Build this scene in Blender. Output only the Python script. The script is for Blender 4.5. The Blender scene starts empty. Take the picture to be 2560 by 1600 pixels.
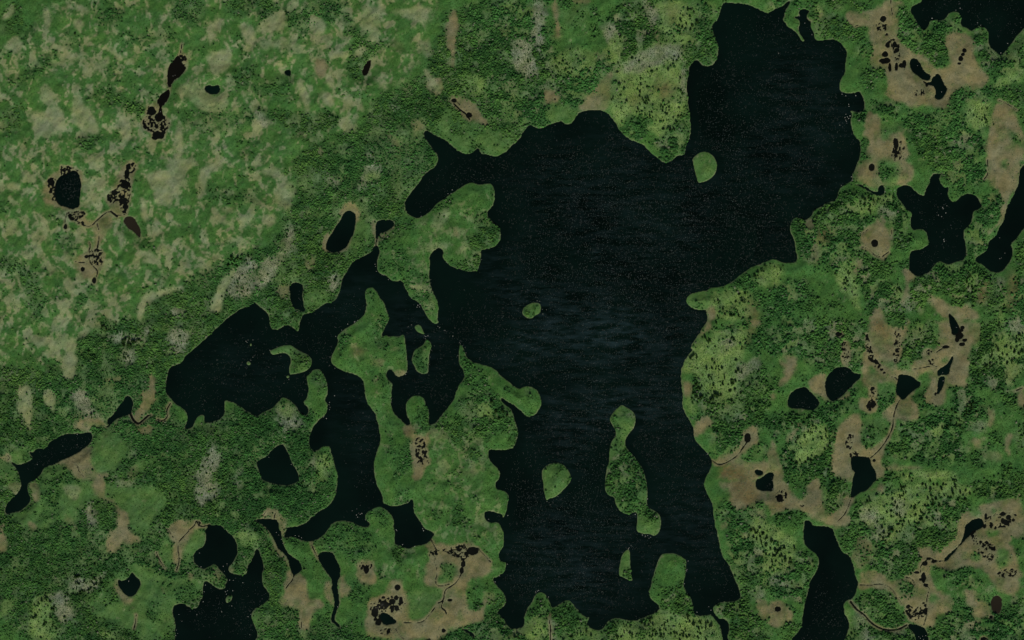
import bpy, math, random
import numpy as np
from mathutils import Vector

# ---------------------------------------------------------------- camera, light, exposure
W_PX, H_PX = 2560.0, 1600.0            # one photo pixel is one metre on the ground
scene = bpy.context.scene
col = scene.collection
CAM_H = 5600.0
cam_data = bpy.data.cameras.new("camera")
cam_data.sensor_width = 36.0
cam_data.lens = 36.0 * CAM_H / W_PX
cam_data.clip_start = 10.0
cam_data.clip_end = 60000.0
cam = bpy.data.objects.new("camera", cam_data)
cam.location = (0.0, 0.0, CAM_H)
col.objects.link(cam)
scene.camera = cam

SUN_ELEV, SUN_AZ = math.radians(38.0), math.radians(172.0)   # sun in the south, shadows fall towards the top
world = bpy.data.worlds.new("World")
scene.world = world
world.use_nodes = True
wn = world.node_tree
bg = wn.nodes["Background"]
sky = wn.nodes.new("ShaderNodeTexSky")
sky.sky_type = 'NISHITA'
sky.sun_disc = False
sky.sun_elevation = SUN_ELEV
sky.sun_rotation = SUN_AZ
wn.links.new(sky.outputs[0], bg.inputs[0])
bg.inputs[1].default_value = 0.06
sun_data = bpy.data.lights.new("sun", 'SUN')
sun_data.energy = 4.6
sun_data.angle = math.radians(0.5)
sun_data.color = (1.0, 0.96, 0.88)
sun = bpy.data.objects.new("sun", sun_data)
sdir = Vector((math.sin(SUN_AZ) * math.cos(SUN_ELEV), math.cos(SUN_AZ) * math.cos(SUN_ELEV), math.sin(SUN_ELEV)))
sun.rotation_euler = sdir.to_track_quat('Z', 'Y').to_euler()
sun.location = (0, -3000, 3000)
col.objects.link(sun)
scene.view_settings.view_transform = 'Standard'
scene.view_settings.look = 'None'
scene.view_settings.exposure = 0.0
scene.view_settings.gamma = 1.0

# ---------------------------------------------------------------- traced outlines
# "@cr x,y ..." : x,y inside the 640 x 400 m survey sheet in column c, row r (3.78 units per metre);
# "@F x,y ..."  : x,y on the overview sheet (0.945 units per metre)
def P(s):
    out = []; ox = oy = 0.0; k = 3.78
    for tok in s.split():
        if tok[0] == '@':
            if tok[1] == 'F': ox, oy, k = 0.0, 0.0, 0.945
            else: ox, oy, k = int(tok[1]) * 640.0, int(tok[2]) * 400.0, 3.78
        else:
            a, b = tok.split(',')
            out.append((ox + float(a) / k, oy + float(b) / k))
    return np.array(out)

def smooth(p, n=1, closed=True):       # one corner-cutting pass rounds off the traced corners
    for _ in range(n):
        q = np.roll(p, -1, 0)
        a, b = p * .75 + q * .25, p * .25 + q * .75
        r = np.empty((len(p) * 2, 2)); r[0::2] = a; r[1::2] = b
        p = r if closed else np.vstack([p[:1], r[:-2], p[-1:]])
    return p
MAIN_LAKE = """
@20 2000,20 1985,60 1965,110 1955,150 1940,195 1905,210 1890,250 1905,310 1925,370 1948,430 1950,490 1935,560 1900,615 1850,630 1790,620 1770,580 1740,565 1715,580 1680,620 1668,690 1655,760 1650,830 1662,900 1665,980 1678,1060 1685,1130 1692,1200 1690,1260 1675,1310 1648,1360 1635,1410 1630,1450 1610,1470 1575,1465 1545,1485 1520,1512
@21 1500,15 1450,28 1410,15 1400,0
@20 1370,1490 1330,1460 1290,1420 1260,1385 1230,1360 1180,1345 1120,1325 1080,1300 1050,1265 1020,1230 985,1180 960,1140 930,1105 900,1065 860,1045 800,1040 740,1040 690,1048 645,1062 610,1090 590,1125 565,1160 530,1178 490,1168 470,1145 430,1155 370,1170 320,1192 280,1215 245,1215 210,1195 170,1180 130,1215 100,1260 80,1305 40,1345 0,1375
@10 2400,1395 2370,1430 2310,1460 2270,1480 2210,1470 2160,1455 2120,1450 2105,1395 2070,1415 2030,1450 1990,1455 1930,1440 1880,1400 1820,1355 1810,1335 1760,1305 1700,1285 1650,1250 1605,1232 1583,1255 1595,1300 1640,1355 1665,1400 1700,1440 1725,1480 1715,1512
@11 1715,20 1690,65 1640,100 1600,125 1580,150 1555,195 1520,240 1480,290 1450,330 1420,370 1407,400 1412,440 1415,480 1450,515 1490,540 1525,550 1570,530 1620,505 1655,475 1690,435 1720,400 1770,370 1830,330 1880,295 1930,260 1980,230 2030,212 2080,220 2130,237 2170,222 2210,218 2235,240 2250,275 2258,340 2250,410 2225,450 2185,485 2190,520 2215,560 2250,600 2290,625 2312,670 2318,720 2300,770 2260,815 2210,835 2160,845 2120,855 2125,910 2118,970 2105,1020 2085,1045 2050,1055 2000,1050 1940,1035 1880,1020 1830,995 1795,960 1770,930 1760,900 1775,870 1755,840 1720,828 1690,850 1660,880 1640,915 1645,970 1640,1040 1630,1085 1640,1130 1650,1190 1670,1240 1695,1290 1712,1340 1728,1390 1720,1440 1715,1512
@12 1730,20 1700,40 1660,20 1640,0
@11 1625,1490 1600,1450 1580,1420 1565,1380 1530,1340 1490,1320 1450,1290 1430,1240 1405,1205 1390,1160 1360,1140 1310,1148 1260,1125 1225,1090 1180,1080 1150,1055 1140,1000 1142,940 1160,890 1168,850 1150,815 1132,808 1100,830 1085,870 1050,895 990,920 945,940 900,985 875,1025 850,1070 820,1110 810,1160 800,1210 780,1260 775,1295 750,1325 710,1348 670,1350 620,1375 570,1415 510,1445 470,1450 440,1465 425,1512
@12 415,40 405,80 395,112 370,90 330,60 280,42 255,70 210,90 160,92 135,70 128,20
@11 125,1500 118,1460 80,1425 40,1395 0,1360
@01 2405,1335 2370,1365 2340,1385 2290,1400 2250,1420 2210,1455 2160,1490 2130,1512
@02 2130,5 2060,60 2000,120 1940,180 1870,240 1800,300 1750,335 1735,370 1715,405 1670,425 1605,445 1590,500 1575,560 1568,620 1565,690 1610,730 1650,785 1710,825 1760,860 1775,920 1760,980 1745,1025 1780,1028 1820,1010 1840,960 1870,910 1915,885 1935,910 1925,960 1970,970 2030,955 2090,930 2120,890 2125,850 2120,790 2125,755 2190,770 2260,810 2320,850 2370,880 2415,905
@12 20,905 50,880 100,855 150,835 200,790 225,750 255,733 300,740 345,775 385,820 405,860 440,890 480,900 497,860 490,830 460,800 445,770 480,740 485,700 500,660 490,610 478,560 480,535 510,505 530,475 575,458 610,470 640,520 668,570 678,630 680,690 660,735 650,760 683,800 672,850 650,905 615,925 600,950 545,1000 525,1050 500,1110 500,1170 510,1210 550,1243 585,1225 620,1200 690,1185 705,1230 725,1290 745,1370 760,1430 775,1475 770,1512
@13 765,60 755,130 730,190 690,240 640,275 590,300 540,340 495,385 450,420 400,438 350,440 300,445 280,490 262,540 300,540 345,535 400,550 450,575 520,582 570,560 630,525 670,480 700,430 730,395 790,380 850,382 910,392 950,425 1000,440 1060,440 1075,415 1045,380 1025,340 1060,295 1110,265 1165,250 1210,262 1245,290 1285,330 1305,390 1300,450 1315,510 1305,560 1315,612 1360,615 1400,640 1440,650 1490,630 1520,615 1580,610 1630,590 1655,560 1690,515 1650,480 1590,460 1560,410 1525,360 1495,310 1485,250 1490,200 1465,175 1440,215 1390,230 1340,245 1280,248 1230,228 1200,215 1200,170 1180,110 1140,50 1130,0
@12 1115,1450 1112,1370 1130,1280 1160,1200 1180,1130 1165,1040 1145,960 1130,890 1090,840 1050,780 1030,720 1025,640 1020,590 1000,555 960,525 900,508 850,490 790,465 740,435 710,400 708,350 730,310 755,260 775,210 765,150 810,105 870,65 920,35 965,0
@11 1010,1480 1035,1420 1045,1370 1035,1310 1028,1250 1050,1215 1085,1203 1130,1225 1150,1260 1170,1300 1210,1340 1225,1390 1245,1440 1258,1512
@12 1235,40 1210,90 1190,130 1195,155 1240,148 1300,155 1360,150 1395,132 1408,170 1412,240 1420,300 1432,370 1432,440 1425,500 1390,525 1345,540 1310,515 1290,475 1265,465 1235,490 1230,530 1255,570 1295,600 1280,650 1280,720 1275,790 1285,850 1330,910 1380,950 1415,990 1455,985 1460,950 1425,910 1415,840 1420,780 1450,740 1490,715 1550,715 1590,745 1610,800 1635,860 1635,930 1635,975 1655,992 1700,970 1730,920 1780,870 1830,810 1870,750 1890,680 1920,610 1955,560 1978,530 1955,470 1925,420 1912,370 1920,300 1925,235 1950,245 1975,300 1990,350 2040,385 2110,415 2190,435 2260,465 2310,520 2360,560 2415,605
@22 20,625 70,655 100,630 150,622 200,635 245,670 265,720 282,770 270,820 240,880 200,905 145,915 120,895 70,845 20,810 0,795
@12 2380,775 2340,745 2310,735 2320,770 2340,790 2380,815 2415,850
@22 10,880 30,960 50,1020 58,1070 40,1140 15,1205
@12 2400,1220 2350,1225 2290,1232 2230,1220 2195,1235 2195,1280 2220,1340 2270,1390 2305,1430 2310,1460 2290,1512
@13 2270,20 2258,60 2285,95 2340,100 2390,135 2385,200 2368,280 2345,355 2330,360 2325,320 2270,310 2170,290 2155,325 2170,380 2210,405 2285,395 2310,430 2340,500 2345,570 2330,640 2295,690 2290,740 2320,770 2370,785 2355,840 2330,880 2280,915 2235,930 2260,980 2310,1030 2350,1080 2365,1130 2355,1190 2310,1215 2278,1245 2310,1290 2345,1320 2370,1370 2400,1395
@23 0,1408 60,1400 110,1385 120,1330 115,1270 145,1210 190,1150 215,1090 240,1060 290,1062 335,1100 355,1150 375,1205 420,1195 460,1155 510,1135 545,1140 580,1175 625,1230 670,1275 705,1300 730,1290 725,1320 700,1350 730,1390 770,1412 830,1418 875,1390 895,1345 940,1310 1010,1300 1060,1315 1110,1325 1170,1330 1230,1300 1300,1275 1360,1255 1385,1225 1395,1190 1370,1165 1340,1145 1305,1110 1300,1070 1290,1045 1310,1010 1320,950 1345,870 1365,800 1385,740 1415,700 1470,690 1530,690 1600,720 1648,755 1645,830 1640,890 1620,950 1630,1020 1645,1060 1690,1110 1710,1180 1718,1270 1780,1278 1850,1275 1880,1265 1895,1290 1940,1340 1970,1390 1985,1450 1990,1512 2010,1600 2080,1600 2030,1480 2050,1440 2050,1370 2035,1330 2000,1312 1960,1310 1930,1280 1900,1230 1900,1200 1930,1170 1990,1150 2060,1145 2120,1140 2165,1110 2150,1050 2120,970 2080,880 2060,830 2035,780 1990,730 1970,660 1955,590 1940,510 1920,430 1905,350 1900,250 1870,170 1830,100 1815,40 1820,0
@22 1840,1470 1870,1420 1892,1370 1885,1310 1840,1250 1790,1200 1735,1150 1715,1100 1715,1030 1690,970 1650,910 1620,850 1605,780 1615,720 1605,650 1595,580 1590,500 1610,430 1635,370 1680,310 1710,280 1680,260 1715,195 1755,150 1790,90 1835,20
@21 1850,1505 1840,1450 1825,1410 1750,1420 1700,1400 1655,1360 1648,1320 1670,1280 1720,1250 1790,1240 1845,1230 1880,1205 1950,1200 2020,1185 2090,1140 2150,1095 2210,1045 2270,1010 2340,985 2415,955
@31 30,938 90,945 130,965 190,970 240,972 272,950 275,915 262,850 250,770 230,720 205,670 210,610 235,560 265,538 300,545 340,572 375,555 415,520 440,465 480,450 520,425 570,395 645,380 655,330 680,270 720,235 775,205 800,190 790,150 820,90 840,30 855,0
@30 870,1470 875,1400 870,1340 830,1300 800,1250 785,1190 775,1130 795,1080 770,1040 810,1050 870,1058 905,1040 910,980 895,920 880,880 850,865 815,880 770,885 700,875 672,840 675,780 700,730 730,690 728,620 735,560 748,510 730,460 700,420 660,385 610,368 550,378 460,385 440,360 435,310 405,260 410,210 375,190 365,150 390,105 350,82 310,90 290,115 305,140 290,155 240,158 290,185 305,225 290,270 300,320 330,360 350,385 320,395 290,340 240,285 190,255 160,215 135,185 150,160 155,110 190,60 210,20 200,8 165,30 150,55 110,65 60,90 0,125
@20 2410,125 2370,110 2320,85 2270,60 2220,42 2150,32 2080,30
"""
# name, label, outline ------ everything that is one sheet of open water
LAKES = [
 ('lake', 'large dark main lake with many bays filling the middle', MAIN_LAKE, 0),
 ('lake', 'dark bay lake running off the bottom left edge', "@03 1965,410 2010,428 2060,418 2110,450 2160,500 2210,545 2235,600 2240,650 2250,690 2220,735 2195,785 2160,820 2158,860 2190,885 2250,898 2310,895 2335,870 2340,825 2370,770 2400,710 2415,670 @13 5,640 30,680 55,740 75,810 55,900 60,980 90,1030 130,1075 125,1120 80,1165 30,1195 0,1205 @03 2400,1225 2370,1270 2385,1330 2410,1390 @13 10,1430 15,1470 0,1500 @03 2390,1560 2390,1640 1650,1640 1655,1450 1660,1370 1650,1310 1630,1260 1640,1190 1680,1172 1740,1168 1780,1195 1820,1215 1865,1212 1885,1150 1915,1110 1915,1040 1925,960 1970,955 2005,990 2040,1020 2090,1035 2135,1020 2130,985 2155,950 2140,915 2110,880 2070,835 2030,790 2000,800 1960,830 1920,840 1870,810 1825,765 1840,680 1880,650 1920,630 1945,585 1950,530 1935,480 1960,450", 0),
 ('pond', 'funnel shaped pond tapering south to a point beside tan bog', "@03 2400,375 @13 20,372 60,365 130,370 190,370 215,410 215,450 240,500 245,560 262,620 280,660 320,710 370,745 410,760 425,810 438,840 410,870 380,890 355,910 345,890 330,850 315,800 305,745 280,710 235,670 200,640 180,580 150,520 110,470 80,430 30,400", 0),
 ('pond', 'keyhole shaped pond with a long narrow southern tail', "@13 585,700 630,680 690,675 735,700 755,750 790,800 800,860 790,920 770,950 770,1030 785,1100 785,1180 760,1240 740,1300 745,1330 790,1365 795,1400 775,1390 745,1360 710,1330 710,1290 725,1230 745,1170 735,1100 715,1040 725,960 700,910 660,860 620,800 595,760", 0),
 ('pond', 'wedge shaped dark pond beside speckled bog pools', "@13 1165,1290 1180,1255 1215,1250 1270,1285 1315,1320 1325,1350 1280,1365 1230,1372 1190,1345", 0),
 ('pond', 'five sided dark pond surrounded by dense thicket', "@12 5,1330 60,1310 110,1280 150,1230 200,1190 245,1173 270,1200 300,1260 330,1320 360,1390 395,1440 410,1512 @13 405,10 340,40 260,50 180,35 100,15 60,0 @12 45,1470 30,1420 5,1380", 0),
 ('pond', 'oblong slanting pond with thin tan rim', "@11 845,490 880,475 915,490 945,520 945,570 930,640 925,690 895,740 870,800 840,835 790,860 735,880 690,865 660,840 665,780 690,730 730,670 760,610 800,570 820,520", 0),
 ('pond', 'small hatchet shaped pond at the neck of the peninsula', "@11 1135,590 1170,568 1220,562 1280,568 1305,590 1300,620 1270,650 1220,675 1170,695 1155,720 1145,750 1135,735 1130,660", 0),
 ('pond', 'dark curved pond close to the north shore of the western bay', "@11 320,1180 370,1158 420,1165 445,1190 440,1250 438,1310 450,1370 468,1420 455,1435 410,1415 360,1400 335,1350 320,1290 330,1250 310,1215", 0),
 ('pond', 'boot shaped pond west of the main lake', "@02 1210,715 1245,740 1262,790 1245,840 1240,885 1200,900 1150,915 1090,940 1060,965 1030,1015 990,1010 1040,990 1010,975 1010,945 1060,905 1100,850 1130,800 1165,770 1180,730", 0),
 ('lake', 'long slanting lake near the left edge with narrow southern arm', "@02 655,1070 720,1075 780,1068 850,1058 872,1085 870,1130 840,1175 780,1220 710,1270 640,1300 570,1330 500,1370 440,1380 400,1420 380,1460 330,1512 @03 290,10 255,45 265,110 295,180 260,230 200,285 140,305 60,322 50,290 60,230 100,185 160,130 195,80 205,40 190,0 @02 185,1480 165,1420 130,1370 80,1325 120,1345 180,1372 240,1350 300,1320 305,1290 270,1240 310,1255 340,1215 400,1220 440,1200 470,1150 530,1115 600,1085", 0),
 ('pond', 'heart shaped pond with pale southern rim in the lower left', "@03 1115,935 1160,955 1195,940 1225,900 1245,868 1275,905 1325,950 1328,1000 1290,1060 1260,1095 1220,1100 1180,1080 1140,1030 1115,980", 0),
 ('pond', 'oval black pond with ragged edge on the pale mottled tundra', "@01 640,125 680,100 730,115 755,160 770,220 760,290 755,360 755,430 720,455 670,460 620,440 560,425 530,380 515,330 520,280 530,210 555,165 600,140", 0),
 ('pond', 'brown almond shaped pond at the foot of the bog pools', "@01 1210,530 1245,535 1285,570 1305,620 1330,665 1325,710 1320,735 1300,710 1265,680 1220,650 1180,610 1165,575 1185,545", 2),
 ('pond', 'leaf shaped dark brown pond in the upper left tundra', "@00 1680,520 1700,540 1720,600 1755,640 1740,680 1690,730 1640,760 1620,790 1615,822 1590,820 1580,770 1580,690 1600,620 1640,570", 1),
 ('pond', 'narrow crooked pond below the leaf shaped brown pond', "@00 1605,835 1605,900 1580,950 1550,990 1525,1010 1535,1060 1540,1110 1510,1150 1470,1120 1500,1050 1505,990 1480,975 1490,940 1530,890 1560,860", 1),
 ('pond', 'small black pond alone on the upper left tundra', "@00 1930,830 1955,800 2010,815 2070,805 2080,850 2050,890 1990,890 1940,860", 0),
 ('pond', 'tiny square black pond in green scrub at top left', "@10 270,665 325,655 330,715 295,715 265,690", 0),
 ('pond', 'tiny slanting brown pond beside a dark thicket', "@10 1090,560 1085,610 1065,680 1040,715 1000,705 1010,650 1040,590", 1),
 ('lake', 'dark lake running off the top right corner', "@30 1460,0 1440,25 1390,45 1350,70 1350,110 1385,170 1420,220 1450,280 1490,282 1520,240 1530,200 1575,185 1640,195 1680,170 1700,130 1740,108 1800,115 1825,150 1820,240 1880,260 1930,300 1955,255 2010,245 2060,265 2085,310 2080,380 2095,440 2140,475 2180,520 2220,510 2260,465 2300,410 2340,350 2390,300 2419,260 2700,200 2700,-200 1460,-200", 0),
 ('pond', 'club shaped pond in the tan bog at upper right', "@30 1340,570 1375,542 1420,570 1450,620 1470,670 1520,700 1540,730 1520,760 1470,755 1430,725 1380,690 1345,650", 0),
 ('pond', 'ragged pond east of the club shaped pond in the tan bog', "@30 1600,690 1635,720 1650,780 1695,830 1680,880 1640,935 1590,940 1570,910 1590,870 1575,820 1535,800 1500,805 1475,770 1530,785 1560,730", 0),
 ('pond', 'hook shaped sliver of water linking main lake and star lake', "@31 825,225 890,235 950,270 1010,310 1040,300 1045,250 1080,235 1105,270 1100,320 1060,338 1010,325 960,295 910,270 860,245", 0),
 ('lake', 'star shaped dark lake with lobed shore on the right', "@31 1215,265 1260,245 1310,238 1350,250 1380,290 1430,330 1480,345 1485,290 1520,230 1540,160 1570,130 1620,130 1655,122 1620,155 1625,210 1660,260 1710,250 1700,290 1700,330 1730,395 1770,395 1820,345 1870,320 1930,315 1980,355 2000,400 2025,435 1995,465 1940,480 1930,530 1920,590 1880,640 1845,670 1850,740 1870,800 1875,870 1855,940 1790,955 1740,975 1710,990 1670,975 1640,950 1600,960 1560,1010 1520,1060 1460,1085 1405,1105 1360,1060 1330,1030 1335,950 1340,875 1380,855 1460,840 1520,795 1515,740 1495,670 1450,648 1410,650 1390,665 1350,640 1345,560 1362,505 1310,470 1270,410 1215,345", 0),
 ('lake', 'narrow slanting lake running off the right edge', "@31 2419,40 2380,90 2375,150 2368,230 2330,310 2300,370 2250,450 2235,540 2220,600 2180,640 2170,690 2130,740 2090,760 2070,850 2020,890 1960,920 1965,960 2030,985 2080,1040 2170,1070 2220,1040 2270,980 2310,910 2312,850 2290,790 2350,740 2390,680 2419,640 2700,400 2700,-60", 0),
 ('pond', 'black pond with a beak pointing right amid tan bog', "@32 660,440 720,440 780,465 800,495 840,510 885,505 870,545 820,590 770,640 710,710 650,750 610,770 575,745 545,680 540,600 560,530 600,480", 0),
 ('pond', 'dome shaped black pond left of the beaked pond', "@32 245,660 300,640 350,632 385,660 430,710 480,760 485,800 440,850 380,848 320,835 250,835 195,830 180,780 200,710", 0),
 ('pond', 'triangular black pond in the bog on the right', "@32 1235,520 1270,512 1330,525 1370,540 1410,575 1448,590 1430,630 1370,670 1320,710 1300,740 1260,755 1240,720 1205,690 1210,620 1225,580", 0),
 ('pond', 'bent string pond in the right hand bog', "@32 1735,340 1755,345 1740,410 1720,450 1715,500 1690,520 1640,515 1610,530 1595,510 1610,465 1680,430 1710,390", 0),
 ('pond', 'dagger shaped pond below the bent string pond', "@32 1620,535 1675,530 1660,620 1640,660 1610,705 1590,695 1605,630 1605,580", 0),
 ('pond', 'ragged chain pool at the top of the right hand bog', "@31 1705,1440 1740,1470 1770,1500 @32 1800,50 1810,90 1790,140 1740,140 1735,80 1715,20", 0),
 ('pond', 'half moon pond with pointed top below the bog stream', "@32 785,1290 840,1290 900,1290 965,1305 970,1350 1000,1400 1020,1450 1025,1512 @33 1005,15 960,70 920,105 860,120 830,150 800,165 775,155 790,90 800,0 @32 815,1450 820,1440 790,1400 785,1340", 0),
 ('pond', 'tiny kidney pond above the small square pond in brown bog', "@22 2285,1420 2330,1412 2375,1435 2370,1465 2310,1465", 0),
 ('pond', 'small square pond in the brown bog east of the main lake', "@23 2300,0 2305,80 2360,100 2419,105 @33 45,105 52,40 40,0 @32 60,1450 10,1435 @22 2410,1450 2360,1490", 0),
 ('lake', 'large bottom right lake with square top', "@33 345,385 380,378 410,395 420,430 500,435 590,445 620,480 640,550 680,640 710,690 770,720 800,780 815,860 830,920 855,970 835,1040 820,1090 790,1120 740,1140 710,1180 720,1260 750,1310 770,1370 750,1440 720,1512 700,1640 80,1640 210,1512 270,1450 320,1390 325,1290 340,1200 365,1110 385,1040 390,970 430,910 470,840 488,770 465,710 400,660 355,620 335,560 335,480 345,430", 0),
 ('pond', 'pond cut by the bottom edge right of the big thicket', "@33 1320,1360 1390,1360 1460,1390 1500,1430 1520,1512 1530,1640 1400,1640 1400,1512 1380,1440 1330,1400", 0),
 ('pond', 'brown rimmed dark pond near the bottom right corner', "@33 2160,1090 2200,1110 2215,1170 2200,1230 2180,1265 2130,1245 2105,1200 2100,1150 2120,1110", 2),
 ('pond', 'wedge of open water tapering down a string bog', "@33 1895,400 1940,370 2010,360 2038,390 2030,440 1980,470 1930,485 1890,540 1840,590 1780,650 1740,710 1700,755 1675,770 1660,755 1690,710 1740,680 1800,620 1840,560 1860,470 1865,430", 0),
 ('pond', 'crescent ditch pool at the bottom edge of the southern peninsula', "@13 1945,1405 1985,1408 2035,1435 2070,1475 2060,1485 2020,1455 1975,1425", 0),
]
# tile, x, y, rx, ry  small round pools
POOLS = [
 (1,3,1045,842,25,35),(1,3,1338,1010,27,30),(1,3,2045,668,55,38),(1,3,1833,1133,20,11),(1,3,1773,1423,16,16),
 (1,3,1125,1250,32,40),(1,3,1215,1165,40,26),(1,3,1290,1145,30,22),(1,3,1325,1110,18,22),(1,3,1285,1205,22,16),(1,3,1330,1205,22,25),(1,3,1368,1140,14,40),(1,3,1160,1340,20,30),
 (1,3,1957,790,18,32),(1,3,1945,850,20,30),(1,3,1000,830,8,12),
 (0,1,625,632,15,28),(0,1,895,1135,18,30),(0,1,685,555,22,18),(0,1,765,535,22,8),(0,1,820,915,16,14),(0,1,785,1035,16,20),(0,1,495,220,20,28),(0,1,610,100,10,12),(0,1,1190,235,42,36),(0,1,1205,130,20,40),(0,1,1080,310,24,20),(0,1,1155,390,28,24),
 (0,0,1430,1050,36,40),(0,0,1470,1290,28,30),(0,0,1500,1110,30,38),
 (1,0,1872,950,24,18),(1,0,2015,1088,30,24),(2,0,408,940,10,10),
 (3,0,1100,515,26,26),(3,0,1100,575,52,26),(3,0,1148,635,12,42),(3,0,1208,630,14,34),(3,0,1255,620,24,20),(3,0,1285,605,20,36),(3,0,1128,428,20,24),(3,0,1195,420,16,28),(3,0,1215,472,18,16),(3,0,1085,178,26,28),(3,0,1850,478,20,18),(3,0,1838,515,14,14),(3,0,1816,558,20,22),(3,0,1805,602,18,10),
 (3,0,1210,1370,20,50),(3,0,1500,800,14,20),
 (3,1,975,72,26,34),(3,1,1003,787,32,32),
 (3,2,1815,145,28,28),(3,2,1835,70,16,18),(3,2,1830,100,14,10),(3,2,1857,190,20,15),(3,2,1832,227,28,18),(3,2,1785,185,18,20),(3,2,1680,255,34,14),(3,2,665,130,30,20),(3,2,1000,1328,11,11),(3,2,985,800,26,26),(3,2,1010,390,18,14),(3,2,975,370,10,20),(3,2,1580,700,8,16),
 (2,2,2225,1110,32,44),
 (3,3,2215,320,28,16),(3,3,2268,350,22,22),(3,3,2250,402,28,25),(3,3,2210,382,11,24),(3,3,2315,378,14,14),(3,3,2100,427,12,12),(3,3,2045,435,12,14),(3,3,2056,340,7,30),
 (3,3,1565,765,25,13),(3,3,1478,785,24,18),(3,3,1515,740,18,10),(3,3,1465,920,22,45),(3,3,1490,988,20,14),(3,3,1395,870,26,9),(3,3,1434,940,7,10),(3,3,1320,1195,18,18),(3,3,1335,1230,16,16),(3,3,1480,1230,24,22),(3,3,1465,1160,10,8),(3,3,1410,1260,28,9),(3,3,105,170,30,34),(3,3,90,1215,30,20),(3,3,2105,1292,10,10),(3,3,2030,1495,26,16),
]
# polygons broken into many little pools: outline, share of water, grain in metres
SPECKLE = [
 ("@01 1190,40 1290,30 1290,100 1235,130 1240,240 1230,330 1200,510 1150,480 1130,400 1020,400 1015,340 1060,290 1120,270 1150,180 1190,120",.50,5),
 ("@01 450,180 540,170 530,300 560,440 500,400 470,280",.42,5),
 ("@01 560,90 640,60 740,90 720,130 600,150",.45,4),
 ("@01 650,480 740,480 820,505 780,540 800,620 750,610 720,570 650,560",.38,4),
 ("@01 850,840 980,850 980,960 930,1010 860,960",.42,4),
 ("@00 1390,1010 1460,1005 1480,1080 1560,1100 1620,1150 1560,1250 1540,1310 1440,1320 1440,1250 1370,1210 1340,1160 1390,1110",.48,5),
 ("@00 1680,520 1755,520 1760,640 1720,690",.5,4),
 ("@13 1080,1130 1250,1100 1400,1080 1420,1250 1330,1250 1160,1240 1180,1380 1090,1330",.33,5),
 ("@13 1180,1400 1270,1395 1260,1450 1180,1460",.35,4),
 ("@13 1500,1110 1580,1110 1600,1200 1640,1340 1580,1400 1550,1300 1520,1330",.0,5),
 ("@12 1500,1110 1585,1105 1600,1240 1650,1340 1580,1370 1520,1320",.40,5),
 ("@13 1750,650 1850,640 1960,600 2000,640 2030,700 1960,760 1900,720 1800,690",.46,4),
 ("@13 1640,660 1720,680 1700,760 1650,740",.3,4),
 ("@13 960,770 1100,770 1100,830 1000,830",.25,4),
 ("@30 1020,215 1110,215 1120,290 1020,280",.42,4),
 ("@30 1170,1270 1270,1330 1300,1512 1160,1512 1190,1380",.36,5),
 ("@30 1390,860 1480,830 1470,900 1390,910",.28,4),
 ("@30 1100,300 1230,380 1240,560 1200,560 1180,440 1120,370",.30,5),
 ("@32 920,100 960,240 1000,370 1080,440 1110,530 1080,500 960,400 925,250",.46,5),
 ("@32 1190,80 1240,90 1240,300 1210,400 1185,380 1195,250",.34,4),
 ("@32 985,740 1010,790 1025,840 950,855 915,830",.66,5),
 ("@32 960,640 1015,640 1000,750 960,740",.36,4),
 ("@32 1490,280 1560,290 1530,330 1490,320",.45,4),
 ("@32 1500,380 1580,370 1560,430 1510,420",.36,4),
 ("@32 1730,40 1830,60 1820,200 1760,210 1740,110",.60,6),
 ("@32 700,200 750,220 760,400 700,380",.28,4),
 ("@32 740,1090 810,1075 790,1210 730,1200",.32,4),
 ("@32 770,1240 850,1260 850,1300 780,1300",.6,4),
 ("@33 1290,1180 1400,1230 1450,1150 1500,1180 1500,1270 1350,1330 1300,1230",.36,5),
 ("@33 2130,870 2340,830 2350,900 2200,920",.36,4),
 ("@33 1930,530 2130,600 2140,700 2090,820 2030,700 1950,620",.30,4),
 ("@33 70,110 190,90 150,200 80,200",.40,4),
 ("@33 1850,480 1960,470 1950,545 1890,530",.55,5),
 ("@33 2060,340 2340,300 2340,420 2050,460",.16,5),
]
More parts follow.
